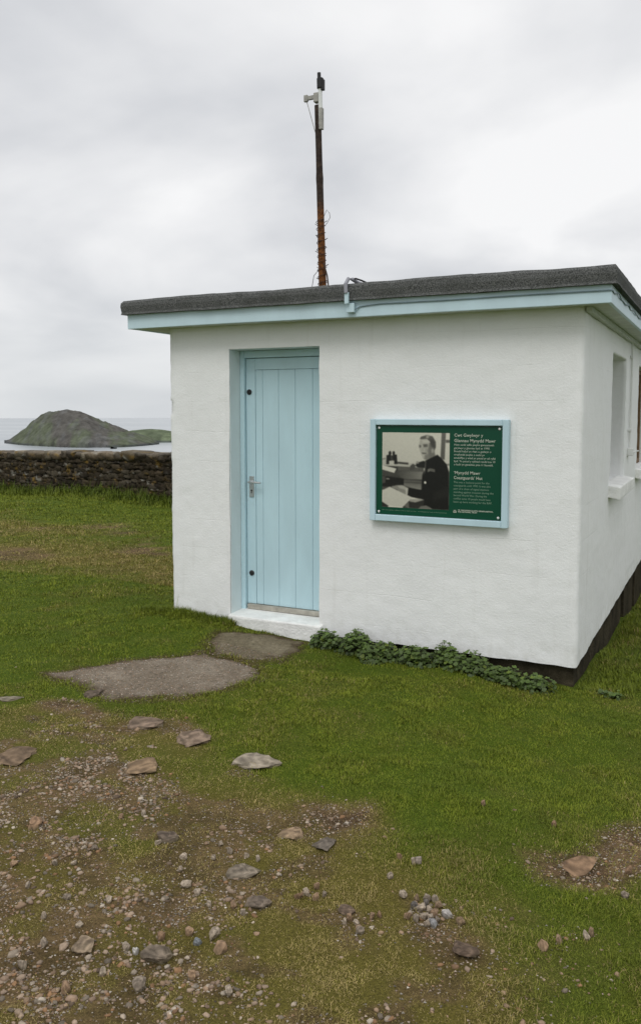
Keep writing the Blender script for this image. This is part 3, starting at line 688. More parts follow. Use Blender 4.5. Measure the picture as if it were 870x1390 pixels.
for (a, b) in zip(WALL_PTS, WALL_PTS[1:]):
    L = math.hypot(b[0] - a[0], b[1] - a[1]); t = ((b[0] - a[0]) / L, (b[1] - a[1]) / L); nrm = (t[1], -t[0])
    def P(s): return a[0] + t[0] * s, a[1] + t[1] * s
    za, zb = BASEZ[a], BASEZ[b]
    def zg(s): return za + (zb - za) * s / L
    s = 0
    while s < L:     # core
        e_ = min(L, s + 1.0); m = (s + e_) / 2; q = P(m); z = zg(m); vs0 = len(bm.verts)
        jbox(bm, (q[0] - nrm[0] * .28, q[1] - nrm[1] * .28, z + .32), e_ - s + .02, .44, 1.15, t, 0.0, (.02, .018, .015), cols); s = e_
    zc = -.30
    while zc < .84:
        hh = random.uniform(.06, .12); s = random.uniform(-.2, 0)
        while s < L:
            w = random.uniform(.10, .34); m = s + w / 2
            if m > -.05 and m < L + .05:
                q = P(m); pr_ = random.uniform(.0, .022); jbox(bm, (q[0] + nrm[0] * (pr_ - .05), q[1] + nrm[1] * (pr_ - .05), zg(m) + zc + hh / 2 + random.uniform(-.025, .025)), w * 1.05, .17, hh * random.uniform(1.0, 1.45), t, .26, stone_tone(), cols)
            s += w
        zc += hh
    s = 0
    while s < L:
        w = random.uniform(.24, .52); m = s + w / 2; q = P(m); copings.append((q, zg(m) + .80, w, t, nrm)); s += w * .98
finish_cols(bm, cols, .9, 'wall_body', M['drystone'], sw_, ORG)
for (q, z, w, t, nrm) in copings:
    bm = bmesh.new(); cols = {}; h = random.uniform(.16, .21)
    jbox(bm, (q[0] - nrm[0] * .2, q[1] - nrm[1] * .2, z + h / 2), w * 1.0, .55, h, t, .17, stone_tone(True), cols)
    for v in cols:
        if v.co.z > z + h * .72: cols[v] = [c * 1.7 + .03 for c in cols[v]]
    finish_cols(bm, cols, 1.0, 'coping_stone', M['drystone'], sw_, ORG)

# ------------------------------------------------------------------ pad and doorstep slab
def paving(name, P, pal, label, cat, hgt, sd_sc):
    P = np.asarray(P); lo = P.min(0) - .1; hi = P.max(0) + .1; s = .012
    ax_ = np.arange(lo[0], hi[0], s); ay_ = np.arange(lo[1], hi[1], s); X_, Y_ = np.meshgrid(ax_, ay_); sh_ = X_.shape; X_ = X_.ravel(); Y_ = Y_.ravel()
    d = sdpoly(P, X_, Y_) + (fbm(X_, Y_, 6, 4, 51) - .5) * .15
    z = pad_z(X_, Y_, d, hgt)
    n1 = sst(.3, .7, fbm(X_, Y_, 5, 4, 17)); n2 = fbm(X_, Y_, 60, 2, 27); n3 = rng.random(X_.shape)
    c = lerp(np.array([pal[0]]), np.array([pal[1]]), n1); c = c * (.8 + .4 * n2)[:, None]; c = np.where((n3 > .95)[:, None], c * 1.4, c); c = np.where((n3 < .06)[:, None], c * .6, c)
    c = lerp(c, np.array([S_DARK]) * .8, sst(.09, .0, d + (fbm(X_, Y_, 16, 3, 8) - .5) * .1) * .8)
    idx = np.arange(len(X_)).reshape(sh_); Q = np.stack([idx[:-1, :-1], idx[:-1, 1:], idx[1:, 1:], idx[1:, :-1]], -1).reshape(-1, 4)
    Q = Q[(d[Q] > -.02).all(1)]; used, inv = np.unique(Q, return_inverse=True); inv = inv.reshape(Q.shape)
    org = np.array([P[:, 0].mean(), P[:, 1].mean(), 0.0])
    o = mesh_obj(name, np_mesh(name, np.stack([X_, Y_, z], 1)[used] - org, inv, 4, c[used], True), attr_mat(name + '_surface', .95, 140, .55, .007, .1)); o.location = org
    return tag(o, label, cat)
paving('concrete_pad', PAD, ((.170, .138, .102), (.235, .198, .152)), 'worn grey pebbly concrete pad set in the grass in front of the doorstep slab', 'paving', .008, 1)
paving('doorstep_slab', SLAB, ((.150, .125, .080), (.20, .17, .115)), 'brownish earthy slab lying against the white door sill', 'paving', .006, 1)

# ------------------------------------------------------------------ stones
def hull_shape(n, seed, flat):
    r = random.Random(seed); bm = bmesh.new()
    for k in range(n):
        v = Vector((r.gauss(0, 1), r.gauss(0, 1), r.gauss(0, 1))).normalized() * r.uniform(.82, 1); v.z *= flat; bm.verts.new(v)
    res = bmesh.ops.convex_hull(bm, input=bm.verts); bmesh.ops.delete(bm, geom=[g for g in res['geom_interior'] if isinstance(g, bmesh.types.BMVert)], context='VERTS')
    bmesh.ops.triangulate(bm, faces=bm.faces); bmesh.ops.recalc_face_normals(bm, faces=bm.faces)
    bm.verts.ensure_lookup_table(); bm.verts.index_update()
    V = np.array([v.co[:] for v in bm.verts]); Fc = np.array([[v.index for v in f.verts] for f in bm.faces]); bm.free(); return V, Fc
PAL = np.array([(.37, .295, .23), (.32, .235, .165), (.29, .18, .10), (.40, .35, .29), (.21, .185, .15), (.15, .115, .085), (.33, .25, .19), (.48, .44, .38), (.24, .16, .10)])
PALP = np.array([.2, .17, .1, .14, .14, .07, .1, .04, .04])
SHAPES = [hull_shape(16, 100 + k, random.uniform(.5, .8)) for k in range(16)]
def gravel():
    # candidates over the worn path, kept by the gravel mask
    n = 230000; P = np.stack([rng.uniform(-1.5, 5.0, n), rng.uniform(-5.0, -1.2, n)], 1)
    st, gr, so, pad = zones(P[:, 0], P[:, 1])
    keep = rng.random(n) < np.clip(gr * sst(.32, .60, fbm(P[:, 0], P[:, 1], 14, 3, 37)) * (.5 + .35 * sst(2.9, 2.4, np.hypot(P[:, 0] - CAM[0], P[:, 1] - CAM[1]))) + st * .07 * sst(.5, .7, fbm(P[:, 0], P[:, 1], 5, 3, 38)) + so * .04, 0, 1) * (pad < 0) + .0005
    P = P[keep]; d = np.hypot(P[:, 0] - CAM[0], P[:, 1] - CAM[1]); P = P[d > 1.3]; n = len(P)
    size = .0032 + .0075 * rng.random(n) ** 2.2 + .008 * (rng.random(n) > .92) * rng.random(n)
    Vs = []; Fs = []; Cs = []; off = 0; z = ground_z(P[:, 0], P[:, 1])
    ci = rng.choice(len(PAL), n, p=PALP / PALP.sum()); tone = PAL[ci] * np.array((.92, .86, .79)) * rng.uniform(.6, 1.05, (n, 1)); a = rng.uniform(0, 6.28, n)
    for k in range(n):
        V, Fc = SHAPES[k % 16]; s = size[k]; c, q = math.cos(a[k]), math.sin(a[k]); w = V * (s * 1.35, s, s * .9)
        Vs.append(np.stack([w[:, 0] * c - w[:, 1] * q + P[k, 0], w[:, 0] * q + w[:, 1] * c + P[k, 1], w[:, 2] + z[k] + s * .10], 1)); Fs.append(Fc + off); Cs.append(np.repeat(tone[k][None], len(V), 0)); off += len(V)
    m = 330000; G = np.stack([rng.uniform(-1.0, 5.0, m), rng.uniform(-4.6, -.5, m)], 1)
    st, gr, so, pad = zones(G[:, 0], G[:, 1]); bare_ = st * sst(.50, .64, fbm(G[:, 0], G[:, 1], 6, 4, 81))
    rim = np.exp(-((pad - .01) / .06) ** 2)
    kp = rng.random(m) < np.clip(gr * .75 * sst(.25, .55, fbm(G[:, 0], G[:, 1], 12, 3, 39)) + bare_ * .22 + so * .35 + rim * .25 + (pad > .03) * .45, 0, 1); G = G[kp]; m = len(G); gs = .0014 + .0032 * rng.random(m) ** 2
    zg_ = ground_z(G[:, 0], G[:, 1]); cg = PAL[rng.choice(len(PAL), m, p=PALP / PALP.sum())] * rng.uniform(.4, 1.05, (m, 1))
    O = np.array([(1, 0, 0), (-.5, .87, 0), (-.5, -.87, 0), (0, 0, .8)]); ag = rng.uniform(0, 6.28, m); ca, sa_ = np.cos(ag), np.sin(ag)
    pk = pad[kp]; zg_ = np.where(pk > .02, pad_z(G[:, 0], G[:, 1], pk, .007), zg_); gs = np.where(pk > .03, gs * 1.15, gs)
    ox = (O[None, :, 0] * ca[:, None] - O[None, :, 1] * sa_[:, None]) * gs[:, None] * rng.uniform(1, 1.7, (m, 1)) + G[:, :1]; oy = (O[None, :, 0] * sa_[:, None] + O[None, :, 1] * ca[:, None]) * gs[:, None] * 1.2 + G[:, 1:2]; oz = O[None, :, 2] * gs[:, None] + zg_[:, None] + .001
    Vs.append(np.stack([ox, oy, oz], -1).reshape(-1, 3)); Fs.append((np.arange(m)[:, None, None] * 4 + np.array([[0, 1, 3], [1, 2, 3], [2, 0, 3]])[None]).reshape(-1, 3) + off); Cs.append(np.repeat(cg, 4, 0))
    tag(mesh_obj('gravel', np_mesh('gravel', np.concatenate(Vs), np.concatenate(Fs), 3, np.concatenate(Cs)), M['stone']), kind='stuff')
    return n
NG = gravel()
ROCKS = []
def rock(px, py, wpx, dpx, hgt, tone, label, cat='rock', name='flat_rock', rz=None, group=None, sub=2, tilt=0.0, seed=None, sink=.35):
    p = at(px, py, -.005); dist = math.hypot(p[0] - CAM[0], p[1] - CAM[1]); m = dist / 1100.0
    w = wpx * m / 2; dd = dpx * m / max(.28, 1.5 / math.hypot(dist, 1.5)) / 2
    if name == 'loose_stone': dd = w * .8
    seed = seed if seed is not None else int(px * 7 + py); r = random.Random(seed)
    V, Fc = hull_shape(15, seed, .8)
    bm = bmesh.new(); vs = [bm.verts.new(v) for v in V]
    for f in Fc: bm.faces.new([vs[i] for i in f])
    bmesh.ops.subdivide_edges(bm, edges=list(bm.edges), cuts=2 + sub, use_grid_fill=True); bmesh.ops.triangulate(bm, faces=bm.faces)
    sd = Vector((seed % 97, seed % 31, 0)); cl = []; big = name != 'loose_stone'; top = .22 if big else .5
    for v in bm.verts:
        q = v.co.copy(); n_ = q.normalized(); v.co = q.lerp(n_ * q.length ** .5, .30) + n_ * (mnoise.fractal(q * 1.5 + sd, 1, 2, 2) * (.20 if big else .10) + mnoise.noise(q * 6 + sd) * .04)
        cz = top + .16 * mnoise.noise(q * 1.6 + sd) + .07 * mnoise.noise(q * 7 + sd)
        if v.co.z > cz: v.co.z = cz + (v.co.z - cz) * .22
        v.co.z = max(-.6, v.co.z)
        l = max(0, min(1, mnoise.fractal(q * 3.5 + sd, 1, 2, 4) * 1.4 + .4)); k_ = (.55 + .65 * l); dirt = max(0, min(1, .5 - (v.co.z + .15 * mnoise.noise(q * 4 + sd)) * 2.2)) * (.75 if big else .4)
        cl.append([c * k_ * (1 - dirt) + d_ * dirt for c, d_ in zip(tone, (.10, .085, .045))])
        v.co = Vector((v.co.x * w, v.co.y * dd, v.co.z * hgt + tilt * v.co.y * dd))
    me = bpy.data.meshes.new(name); bm.to_mesh(me); bm.free(); set_col(me, np.array(cl))
    o = mesh_obj(name, me, M['rock'] if name != 'loose_stone' else M['stone'], None, False)
    o.location = (p[0], p[1], gz(p[0], p[1]) + hgt * (.5 - sink)); o.rotation_euler = (0, 0, (math.atan2(RT[1], RT[0]) + (rz if rz is not None else r.uniform(-.4, .4))))
    ROCKS.append((p[0], p[1], max(w, dd)))
    return tag(o, label, cat, group)
TAN = (.30, .20, .125); PALE = (.36, .295, .225); BRN = (.25, .175, .11); GRY = (.24, .195, .15); RED = (.235, .15, .09)
rock(345, 1029, 74, 22, .042, (.30, .255, .195), 'pale grey angular rock, the largest and palest at the edge of the green turf', rz=-.25, seed=3)
rock(262, 998, 56, 22, .042, (.22, .16, .115), 'brown humped rock between the palest rock and the concrete pad', seed=11)
rock(196, 977, 56, 17, .03, (.20, .145, .105), 'flat brown rock sunk in the turf just below the concrete pad', seed=12)
rock(194, 1042, 50, 24, .03, (.24, .165, .10), 'tan flat rock sunk flush in the path above the gravel', seed=13)
rock(128, 941, 24, 12, .05, (.13, .10, .075), 'small dark rock at the lower left rim of the concrete pad', seed=14)
rock(394, 1126, 44, 18, .035, (.27, .19, .12), 'tan thin slab tilted out of the straw coloured turf', rz=-.5, tilt=-.12, seed=15)
rock(328, 1182, 58, 22, .035, (.20, .165, .125), 'grey brown flat slab lying in the gravel, pointed at one end', rz=.3, seed=16)
rock(792, 1170, 72, 36, .018, RED, 'reddish brown flat slab sunk in bare earth by itself at the right', rz=.55, seed=17)
rock(440, 1141, 40, 18, .022, (.15, .125, .10), 'dull grey stone sunk flush below the bare patch of turf', seed=18)
rock(22, 1030, 60, 24, .025, (.18, .125, .08), 'brown earthy slab at the left edge above the gravel', seed=19)
rock(48, 1127, 22, 18, .04, (.28, .18, .11), 'small orange tan stone in the turf at the left of the gravel', seed=20)
rock(12, 949, 46, 8, .02, (.22, .19, .14), 'pale thin stone showing through the turf left of the concrete pad', seed=21)
rock(225, 1140, 46, 16, .03, (.13, .10, .075), 'dark brown slab nearly buried in the middle of the gravel', seed=22)
rock(350, 1226, 40, 18, .03, (.15, .118, .09), 'dark grey blunt rock at the right end of the gravel spread', seed=23)
rock(214, 1303, 46, 26, .045, (.17, .135, .10), 'dull grey rounded rock, the biggest in the nearest gravel', seed=24)
rock(116, 1289, 34, 24, .035, (.25, .19, .13), 'tan rough rock left of the biggest rounded rock', seed=25)
rock(470, 1232, 34, 20, .02, (.14, .10, .07), 'dark flat stone sunk in bare soil right of the gravel', seed=26)
rock(630, 1292, 44, 22, .03, (.12, .085, .06), 'dark brown lump of earth and stone in the near turf', seed=27)
G1 = 'loose stones scattered over the gravel path'; L1 = 'small angular stone lying loose among the gravel of the worn path'
spots = [(292, 1273, 20, .045, PALE), (300, 1290, 22, .045, TAN), (220, 1280, 18, .04, RED), (258, 1270, 17, .035, TAN), (250, 1165, 15, .03, PALE), (172, 1290, 14, .03, PALE), (185, 1297, 12, .03, (.42, .4, .37)), (245, 1185, 10, .03, PALE), (253, 1205, 18, .03, PALE), (268, 1215, 16, .025, PALE), (285, 1232, 12, .03, PALE), (318, 1232, 14, .03, TAN), (330, 1240, 12, .03, PALE), (60, 1290, 14, .03, GRY), (92, 1225, 14, .03, GRY), (108, 1262, 12, .03, PALE), (150, 1230, 12, .03, PALE), (100, 1180, 12, .03, PALE), (75, 1180, 11, .03, GRY), (60, 1250, 12, .03, PALE), (130, 1160, 10, .03, GRY), (195, 1110, 10, .03, PALE), (165, 1115, 10, .03, TAN), (215, 1150, 12, .03, PALE), (300, 1145, 9, .03, PALE), (312, 1155, 12, .035, GRY), (290, 1165, 10, .03, PALE), (350, 1165, 10, .03, PALE), (335, 1160, 9, .03, PALE), (405, 1216, 16, .04, RED), (415, 1212, 12, .04, PALE), (428, 1218, 12, .04, TAN), (430, 1203, 10, .04, TAN), (440, 1213, 9, .03, GRY), (475, 1250, 14, .035, TAN), (484, 1254, 12, .025, PALE), (489, 1265, 14, .035, GRY), (468, 1254, 8, .03, PALE), (505, 1244, 14, .03, TAN), (515, 1241, 10, .03, RED), (310, 1350, 18, .04, PALE), (190, 1345, 24, .05, GRY), (90, 1350, 20, .045, TAN), (30, 1320, 16, .04, PALE), (260, 1330, 15, .04, TAN), (140, 1325, 15, .03, PALE), (40, 1210, 12, .03, PALE), (20, 1180, 12, .03, TAN)]
for (a, b, w, h, t) in spots: rock(a, b, w, w * .62, h * .75, [c * K_ for K_ in (random.uniform(.85, 1.15),) for c in t], L1, 'stone', 'loose_stone', group=G1, sub=1, rz=random.uniform(-1.5, 1.5), sink=.2)
rock(268, 1281, 14, 9, .025, (.20, .215, .225), 'small bluish stone in the nearest gravel', 'stone', 'loose_stone', sub=1)
G2 = 'stones heaped on the turf'; L2 = 'angular grey stone in the small heap of stones on the near green turf'
for k, (a, b, w, t) in enumerate([(570, 1233, 22, PALE), (580, 1219, 14, GRY), (590, 1221, 14, PALE), (562, 1230, 14, (.13, .115, .10)), (578, 1228, 14, (.16, .14, .12)), (595, 1230, 14, BRN), (583, 1236, 12, PALE), (588, 1242, 14, TAN), (575, 1245, 16, PALE), (584, 1249, 14, PALE), (593, 1250, 12, GRY), (587, 1255, 18, (.22, .215, .21)), (565, 1248, 14, GRY), (554, 1244, 16, TAN), (580, 1256, 10, PALE), (566, 1220, 10, BRN)]):
    rock(a, b, w, w * .7, .022, [c * K_ for K_ in (random.uniform(.8, 1.1),) for c in t], L2, 'stone', 'loose_stone', group=G2, sub=1, rz=random.uniform(-1.5, 1.5), sink=.1)
for (a, b, w, t, lab) in [(605, 1243, 18, (.40, .37, .34), 'pale rounded stone just right of the small stone heap'), (625, 1249, 16, BRN, 'brownish stone second to the right of the small stone heap'), (547, 1216, 13, PALE, 'pale stone just above left of the small stone heap'), (560, 1169, 9, PALE, 'smaller pebble of a pale pair on the green turf above the stone heap'), (568, 1167, 15, (.36, .3, .25), 'larger pebble of a pale pair on the green turf above the stone heap'),
        (542, 1162, 9, TAN, 'tan pebble left of the pale pair on the green turf'), (530, 1189, 10, PALE, 'cream pebble on the turf below left of the pale pair'), (736, 1289, 18, TAN, 'pinkish tan stone in the near turf left of two darker stones'), (757, 1281, 14, BRN, 'dark brown stone in the near turf beside the pinkish tan stone'), (795, 1278, 12, PALE, 'pale stone in the near turf right of the dark brown stone'), (802, 1274, 10, BRN, 'brown pebble touching the pale stone in the near turf'),
        (848, 1215, 13, GRY, 'grey flat stone lying in the turf below the reddish slab'), (853, 1179, 13, RED, 'rusty orange stone right of the reddish slab'), (752, 1114, 9, RED, 'lone reddish pebble on green turf above the reddish slab'), (656, 1084, 7, TAN, 'lone tan pebble in the middle of the green turf')]:
    rock(a, b, w, w * .65, .03, t, lab, 'stone', 'loose_stone', sub=1, sink=.2)

# ------------------------------------------------------------------ leafy plants along the wall foot
def leaf_pts():
    n = 9; o = [(0, 0, -.0)]
    for k in range(n):
        a = 2 * math.pi * k / n; r = 1 + (.12 if k % 2 else -.10); o.append((r * math.cos(a), r * math.sin(a), .22 + (.14 if k % 2 else -.06)))
    return np.array(o), np.array([[0, 1 + k, 1 + (k + 1) % n] for k in range(n)])
LV, LF = leaf_pts()
def plant(x, y, rx, ry, h, nleaf, label, seed):
    r = np.random.default_rng(seed); z0 = gz(x, y)
    root = tag(empty('leafy_plant', (x, y, z0)), label, 'plant', 'leafy plants along the foot of the wall')
    Vs, Fs, Cs = [], [], []; off = 0; stems = bmesh.new(); sub = r.uniform(-1, 1, (7, 3))
    for k in range(nleaf):
        s = sub[k % 7]; v = r.normal(0, 1, 3); v /= np.linalg.norm(v); v[2] = abs(v[2]); q = v * r.uniform(.55, 1.0) * .62
        p = np.array([(q[0] + s[0] * .5) * rx, (q[1] + s[1] * .45) * ry, max(.006, (q[2] * 1.25 + (s[2] * .25)) * h)])
        if y + p[1] > -.012: p[1] = -.012 - y - r.random() * .03
        sz = r.uniform(.008, .0165); nrm = np.array([v[0] * .6, v[1] * .6 - .25, .55 + abs(v[2])]) + r.normal(0, .25, 3); nrm /= np.linalg.norm(nrm)
        a = np.cross(nrm, r.normal(0, 1, 3)); a /= np.linalg.norm(a); b = np.cross(nrm, a)
        w = LV * sz; Vs.append(p + w[:, :1] * a + w[:, 1:2] * b + w[:, 2:] * nrm * .9); Fs.append(LF + off); off += len(LV)
        dep = np.clip(p[2] / h, .1, 1); c = np.array((.050, .080, .015)) * (.6 + .75 * dep) * r.uniform(.7, 1.3); c = c + (np.array((.03, .03, .0)) if r.random() > .93 else 0); Cs.append(np.repeat(c[None], len(LV), 0) * (1 + .35 * (LV[:, 2:] > .2)))  # leaves low in the clump coloured darker, occlusion put into the colour
        if k % 6 == 0: tube(stems, [(p[0] * .3, p[1] * .3, 0), (p[0] * .7, p[1] * .7, p[2] * .6), tuple(p)], .0022, 4, False)
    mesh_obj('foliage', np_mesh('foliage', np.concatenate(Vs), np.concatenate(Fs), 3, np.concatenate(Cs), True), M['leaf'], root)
    bm_obj('stem', stems, simple('plant_stem', (.06, .07, .03), .7), root)
for k, (x, y, rx, ry, h, nl, lab) in enumerate([(1.42, -.13, .13, .13, .135, 330, 'round leafy dark green clump touching the right end of the white door sill'), (1.63, -.15, .16, .15, .15, 430, 'bushiest dark green clump, tallest of the row below the information panel'), (1.84, -.20, .16, .16, .125, 380, 'broad leafy clump second right of the tallest clump'), (2.04, -.15, .16, .14, .135, 260, 'middling leafy clump under the middle of the information panel'),
        (2.24, -.13, .16, .13, .155, 330, 'upright leafy clump below the right part of the information panel'), (2.44, -.14, .16, .14, .135, 300, 'dense clump below the right edge of the information panel'), (2.64, -.15, .17, .14, .125, 300, 'low leafy clump before the dark gap under the wall'), (2.90, -.15, .19, .13, .105, 250, 'thin low clump nearest the hut corner on the front'), (3.32, .02, .09, .12, .05, 40, 'sparse low clump round the hut corner beside the dark footing'), (3.45, .62, .08, .12, .04, 30, 'sparse weeds in the turf along the side wall')]):
    plant(x, y, rx, ry, h, int(nl * 1.75), lab, 500 + k)

# ------------------------------------------------------------------ grass
def grass():
    parts = []
    def sample(n, r0, r1, pw_, az0, az1):
        u = rng.random(n); e = 2 - pw_; r = (r0 ** e + u * (r1 ** e - r0 ** e)) ** (1 / e); a = rng.uniform(az0, az1, n)
        d = HD[None] * np.cos(a)[:, None] + RT[None] * np.sin(a)[:, None]; return CAM[0] + r * d[:, 0], CAM[1] + r * d[:, 1], r
    A = math.radians(30)
    for args in ((430000, 1.7, 5.2, 1.15, -A, A), (300000, 5.2, 11, 1.5, -A, A), (260000, 11, 30, 1.7, -math.radians(33), math.radians(8))):
        x, y, r = sample(*args); parts.append((x, y, r))
    # lush fringe at the foot of the front wall and round the pad
    n = 9000; x = rng.uniform(-.25, .62, n); y = -.02 - np.abs(rng.normal(0, .09, n)); parts.append((x, y, np.full(n, 5.6)))
    n = 5000; x = rng.uniform(3.12, 3.5, n); y = rng.uniform(-.3, 5, n); parts.append((x, y, np.full(n, 6.5)))
    x = np.concatenate([p[0] for p in parts]); y = np.concatenate([p[1] for p in parts]); r = np.concatenate([p[2] for p in parts])
    st, gr, so, pad = zones(x, y)
    inside = (x > -.012) & (x < W + .0) & (y > -.012) & (y < DEP)
    dens = 1 - .62 * np.clip(gr * 1.25, 0, 1) - .58 * so - .04 * st; dens = dens * (1 - np.clip(st * 1.2, 0, 1) * (1 - np.clip(.48 + 1.3 * sst(.38, .62, fbm(x, y, 11, 3, 83)), 0, 1))); dens = dens * (1 - .60 * st * sst(.54, .66, fbm(x, y, 6, 4, 81)))
    dw = wall_y(x) - y
    keep = (rng.random(len(x)) < dens) & ~inside & (pad < .05 * rng.random(len(x)) ** 2 + .07 * (fbm(x, y, 7, 3, 99) - .45)) & (dw > -.2)
    for (rx, ry, rr) in ROCKS:
        if rr > .05: keep &= (np.hypot(x - rx, y - ry) > rr * .70)
    x, y, r, st, gr, so, dw = (q[keep] for q in (x, y, r, st, gr, so, dw)); n = len(x); z = ground_z(x, y)
    sa = straw_amount(x, y, st, so, gr)
    fringe = np.exp(-((y + .05) / .10) ** 2) * ((x > -.3) & (x < .62)); fringe = np.maximum(fringe, .6 * ((x > W) & (x < W + .35) & (y > 0)))
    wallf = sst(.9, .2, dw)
    L = (.009 + .012 * rng.random(n)) * (.75 + .7 * sst(.35, .7, fbm(x, y, 7, 3, 44))) * (1 - .3 * st) + .055 * fringe * rng.random(n) + .16 * wallf * rng.random(n)
    L *= 1 + np.clip((r - 5) / 12, 0, 1.2); Wd = np.clip(.00055 * r, .0014, .011) * rng.uniform(.7, 1.3, n)
    tall = rng.random(n) > .9980; L = np.where(tall & (r < 7), L * 3.2, L)
    a = rng.uniform(0, 2 * np.pi, n); lean = np.clip(rng.uniform(.25, 1.15, n) + .5 * np.clip(gr + so, 0, 1) + .25 * st, 0, 1.5)
    dx, dy = np.cos(a), np.sin(a); sx, sy = -dy, dx
    ch = rng.random(n); k = np.clip(sa * 1.0 + (rng.random(n) - .5) * .30, 0, 1)
    straw = ch < np.maximum(k - .12, 0) * .62 + .10 * st
    col = lerp(G_GREEN[None], G_OLIVE[None], k); col[straw] = (G_STRAW * 1.0)[None]
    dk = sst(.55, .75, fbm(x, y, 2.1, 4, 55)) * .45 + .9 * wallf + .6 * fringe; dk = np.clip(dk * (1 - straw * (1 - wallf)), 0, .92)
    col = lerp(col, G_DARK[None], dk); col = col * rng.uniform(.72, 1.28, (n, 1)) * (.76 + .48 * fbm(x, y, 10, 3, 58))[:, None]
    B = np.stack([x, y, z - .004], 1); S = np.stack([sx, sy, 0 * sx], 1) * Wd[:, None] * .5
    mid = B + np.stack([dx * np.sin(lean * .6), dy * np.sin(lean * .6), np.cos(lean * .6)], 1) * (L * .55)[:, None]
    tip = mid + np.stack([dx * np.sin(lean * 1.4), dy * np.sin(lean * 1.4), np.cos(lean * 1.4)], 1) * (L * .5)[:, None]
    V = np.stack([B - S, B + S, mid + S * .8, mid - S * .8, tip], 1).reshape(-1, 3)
    o = np.arange(n, dtype=np.int64)[:, None] * 5
    Fc = np.concatenate([o + [0, 1, 2], o + [0, 2, 3], o + [3, 2, 4]], 0)
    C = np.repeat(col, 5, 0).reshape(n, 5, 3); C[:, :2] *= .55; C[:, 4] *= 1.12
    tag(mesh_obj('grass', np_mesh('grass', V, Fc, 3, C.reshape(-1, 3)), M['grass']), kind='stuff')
    return n
NB = grass()
print('gravel', NG, 'blades', NB, 'rocks', len(ROCKS))

# ------------------------------------------------------------------ sky, light, camera
w = bpy.data.worlds.new('World'); scene.world = w; w.use_nodes = True; t = w.node_tree; N = t.nodes; bg = N['Background']
sky = N.new('ShaderNodeTexSky'); sky.sky_type = 'NISHITA'; sky.sun_disc = False; sky.sun_elevation = SUN_EL; sky.sun_rotation = SUN_AZ; sky.altitude = 160
tc = N.new('ShaderNodeTexCoord'); sep = N.new('ShaderNodeSeparateXYZ'); t.links.new(tc.outputs['Generated'], sep.inputs[0])
def wm(op, a, b=None, clamp=False):
    m = N.new('ShaderNodeMath'); m.operation = op; m.use_clamp = clamp
    for i, v in ((0, a), (1, b)):
        if v is None: continue
        if isinstance(v, bpy.types.NodeSocket): t.links.new(v, m.inputs[i])
        else: m.inputs[i].default_value = v
    return m.outputs[0]
zz = wm('ADD', wm('MAXIMUM', sep.outputs[2], 0.0), .30)
cmb = N.new('ShaderNodeCombineXYZ'); t.links.new(wm('DIVIDE', sep.outputs[0], zz), cmb.inputs[0]); t.links.new(wm('DIVIDE', sep.outputs[1], zz), cmb.inputs[1])
mpn = N.new('ShaderNodeMapping'); mpn.inputs['Location'].default_value = (1.3, .4, 0); t.links.new(cmb.outputs[0], mpn.inputs[0])
nz = N.new('ShaderNodeTexNoise'); nz.inputs['Scale'].default_value = 1.5; nz.inputs['Detail'].default_value = 7; nz.inputs['Roughness'].default_value = .45; nz.inputs['Distortion'].default_value = .25; t.links.new(mpn.outputs[0], nz.inputs[0])
rp = N.new('ShaderNodeValToRGB'); t.links.new(nz.outputs['Fac'], rp.inputs[0]); e = rp.color_ramp.elements
e[0].position = .38; e[0].color = (.65, .665, .695, 1); e[1].position = .62; e[1].color = (.95, .95, .955, 1)
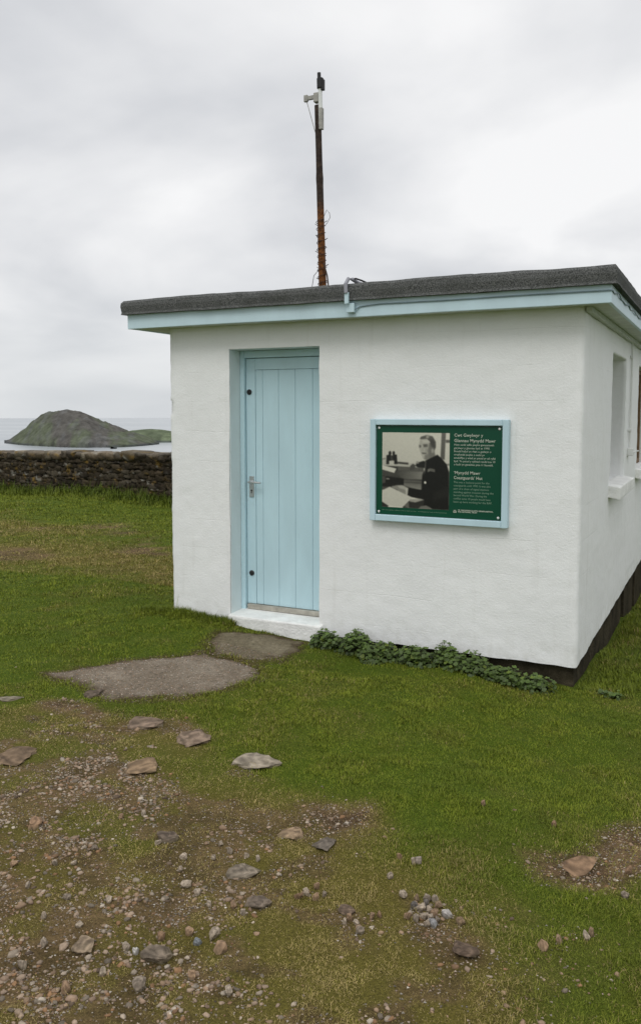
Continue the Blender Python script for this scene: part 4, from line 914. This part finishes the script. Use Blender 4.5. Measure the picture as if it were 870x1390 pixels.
# low band near the horizon: cooler and a little darker; zenith brighter, as under any overcast
hz = wm('SUBTRACT', 1.0, wm('DIVIDE', sep.outputs[2], .17), True)
mx = N.new('ShaderNodeMix'); mx.data_type = 'RGBA'; t.links.new(wm('MULTIPLY', hz, .75), mx.inputs[0]); t.links.new(rp.outputs[0], mx.inputs[6]); mx.inputs[7].default_value = (.66, .69, .715, 1)
zen = wm('ADD', 1.0, wm('MULTIPLY', wm('MAXIMUM', wm('SUBTRACT', sep.outputs[2], .46), 0.0), 1.5))
sc_ = N.new('ShaderNodeVectorMath'); sc_.operation = 'SCALE'; t.links.new(mx.outputs[2], sc_.inputs[0]); t.links.new(wm('MULTIPLY', zen, 10.0), sc_.inputs['Scale'])
m2 = N.new('ShaderNodeMix'); m2.data_type = 'RGBA'; m2.inputs[0].default_value = .97; t.links.new(sky.outputs[0], m2.inputs[6]); t.links.new(sc_.outputs[0], m2.inputs[7])
t.links.new(m2.outputs[2], bg.inputs[0]); bg.inputs[1].default_value = .1

sl = bpy.data.lights.new('sun', 'SUN'); sl.energy = 1.0; sl.angle = math.radians(25); sl.color = (1, .98, .95)
so_ = bpy.data.objects.new('sun', sl); link(so_)
dv = Vector((math.sin(SUN_AZ) * math.cos(SUN_EL), math.cos(SUN_AZ) * math.cos(SUN_EL), math.sin(SUN_EL))); so_.rotation_euler = dv.to_track_quat('Z', 'Y').to_euler(); so_.location = (0, -8, 12)

cd = bpy.data.cameras.new('camera'); co = bpy.data.objects.new('camera', cd); link(co)
cd.sensor_fit = 'VERTICAL'; cd.sensor_height = 36; cd.sensor_width = 36; cd.lens = 36 * F0 / 1390; cd.shift_y = -45 / 1390; cd.clip_start = .05; cd.clip_end = 60000
co.location = Vector(CAM); fw = Vector(HD) * math.cos(TH) - Vector(UP) * math.sin(TH); upv = Vector(HD) * math.sin(TH) + Vector(UP) * math.cos(TH); rt = Vector(RT)
co.matrix_world = Matrix(((rt.x, upv.x, -fw.x, CAM[0]), (rt.y, upv.y, -fw.y, CAM[1]), (rt.z, upv.z, -fw.z, CAM[2]), (0, 0, 0, 1)))
scene.camera = co
scene.view_settings.view_transform = 'Standard'; scene.view_settings.look = 'None'; scene.view_settings.exposure = 0
scene.render.engine = 'CYCLES'
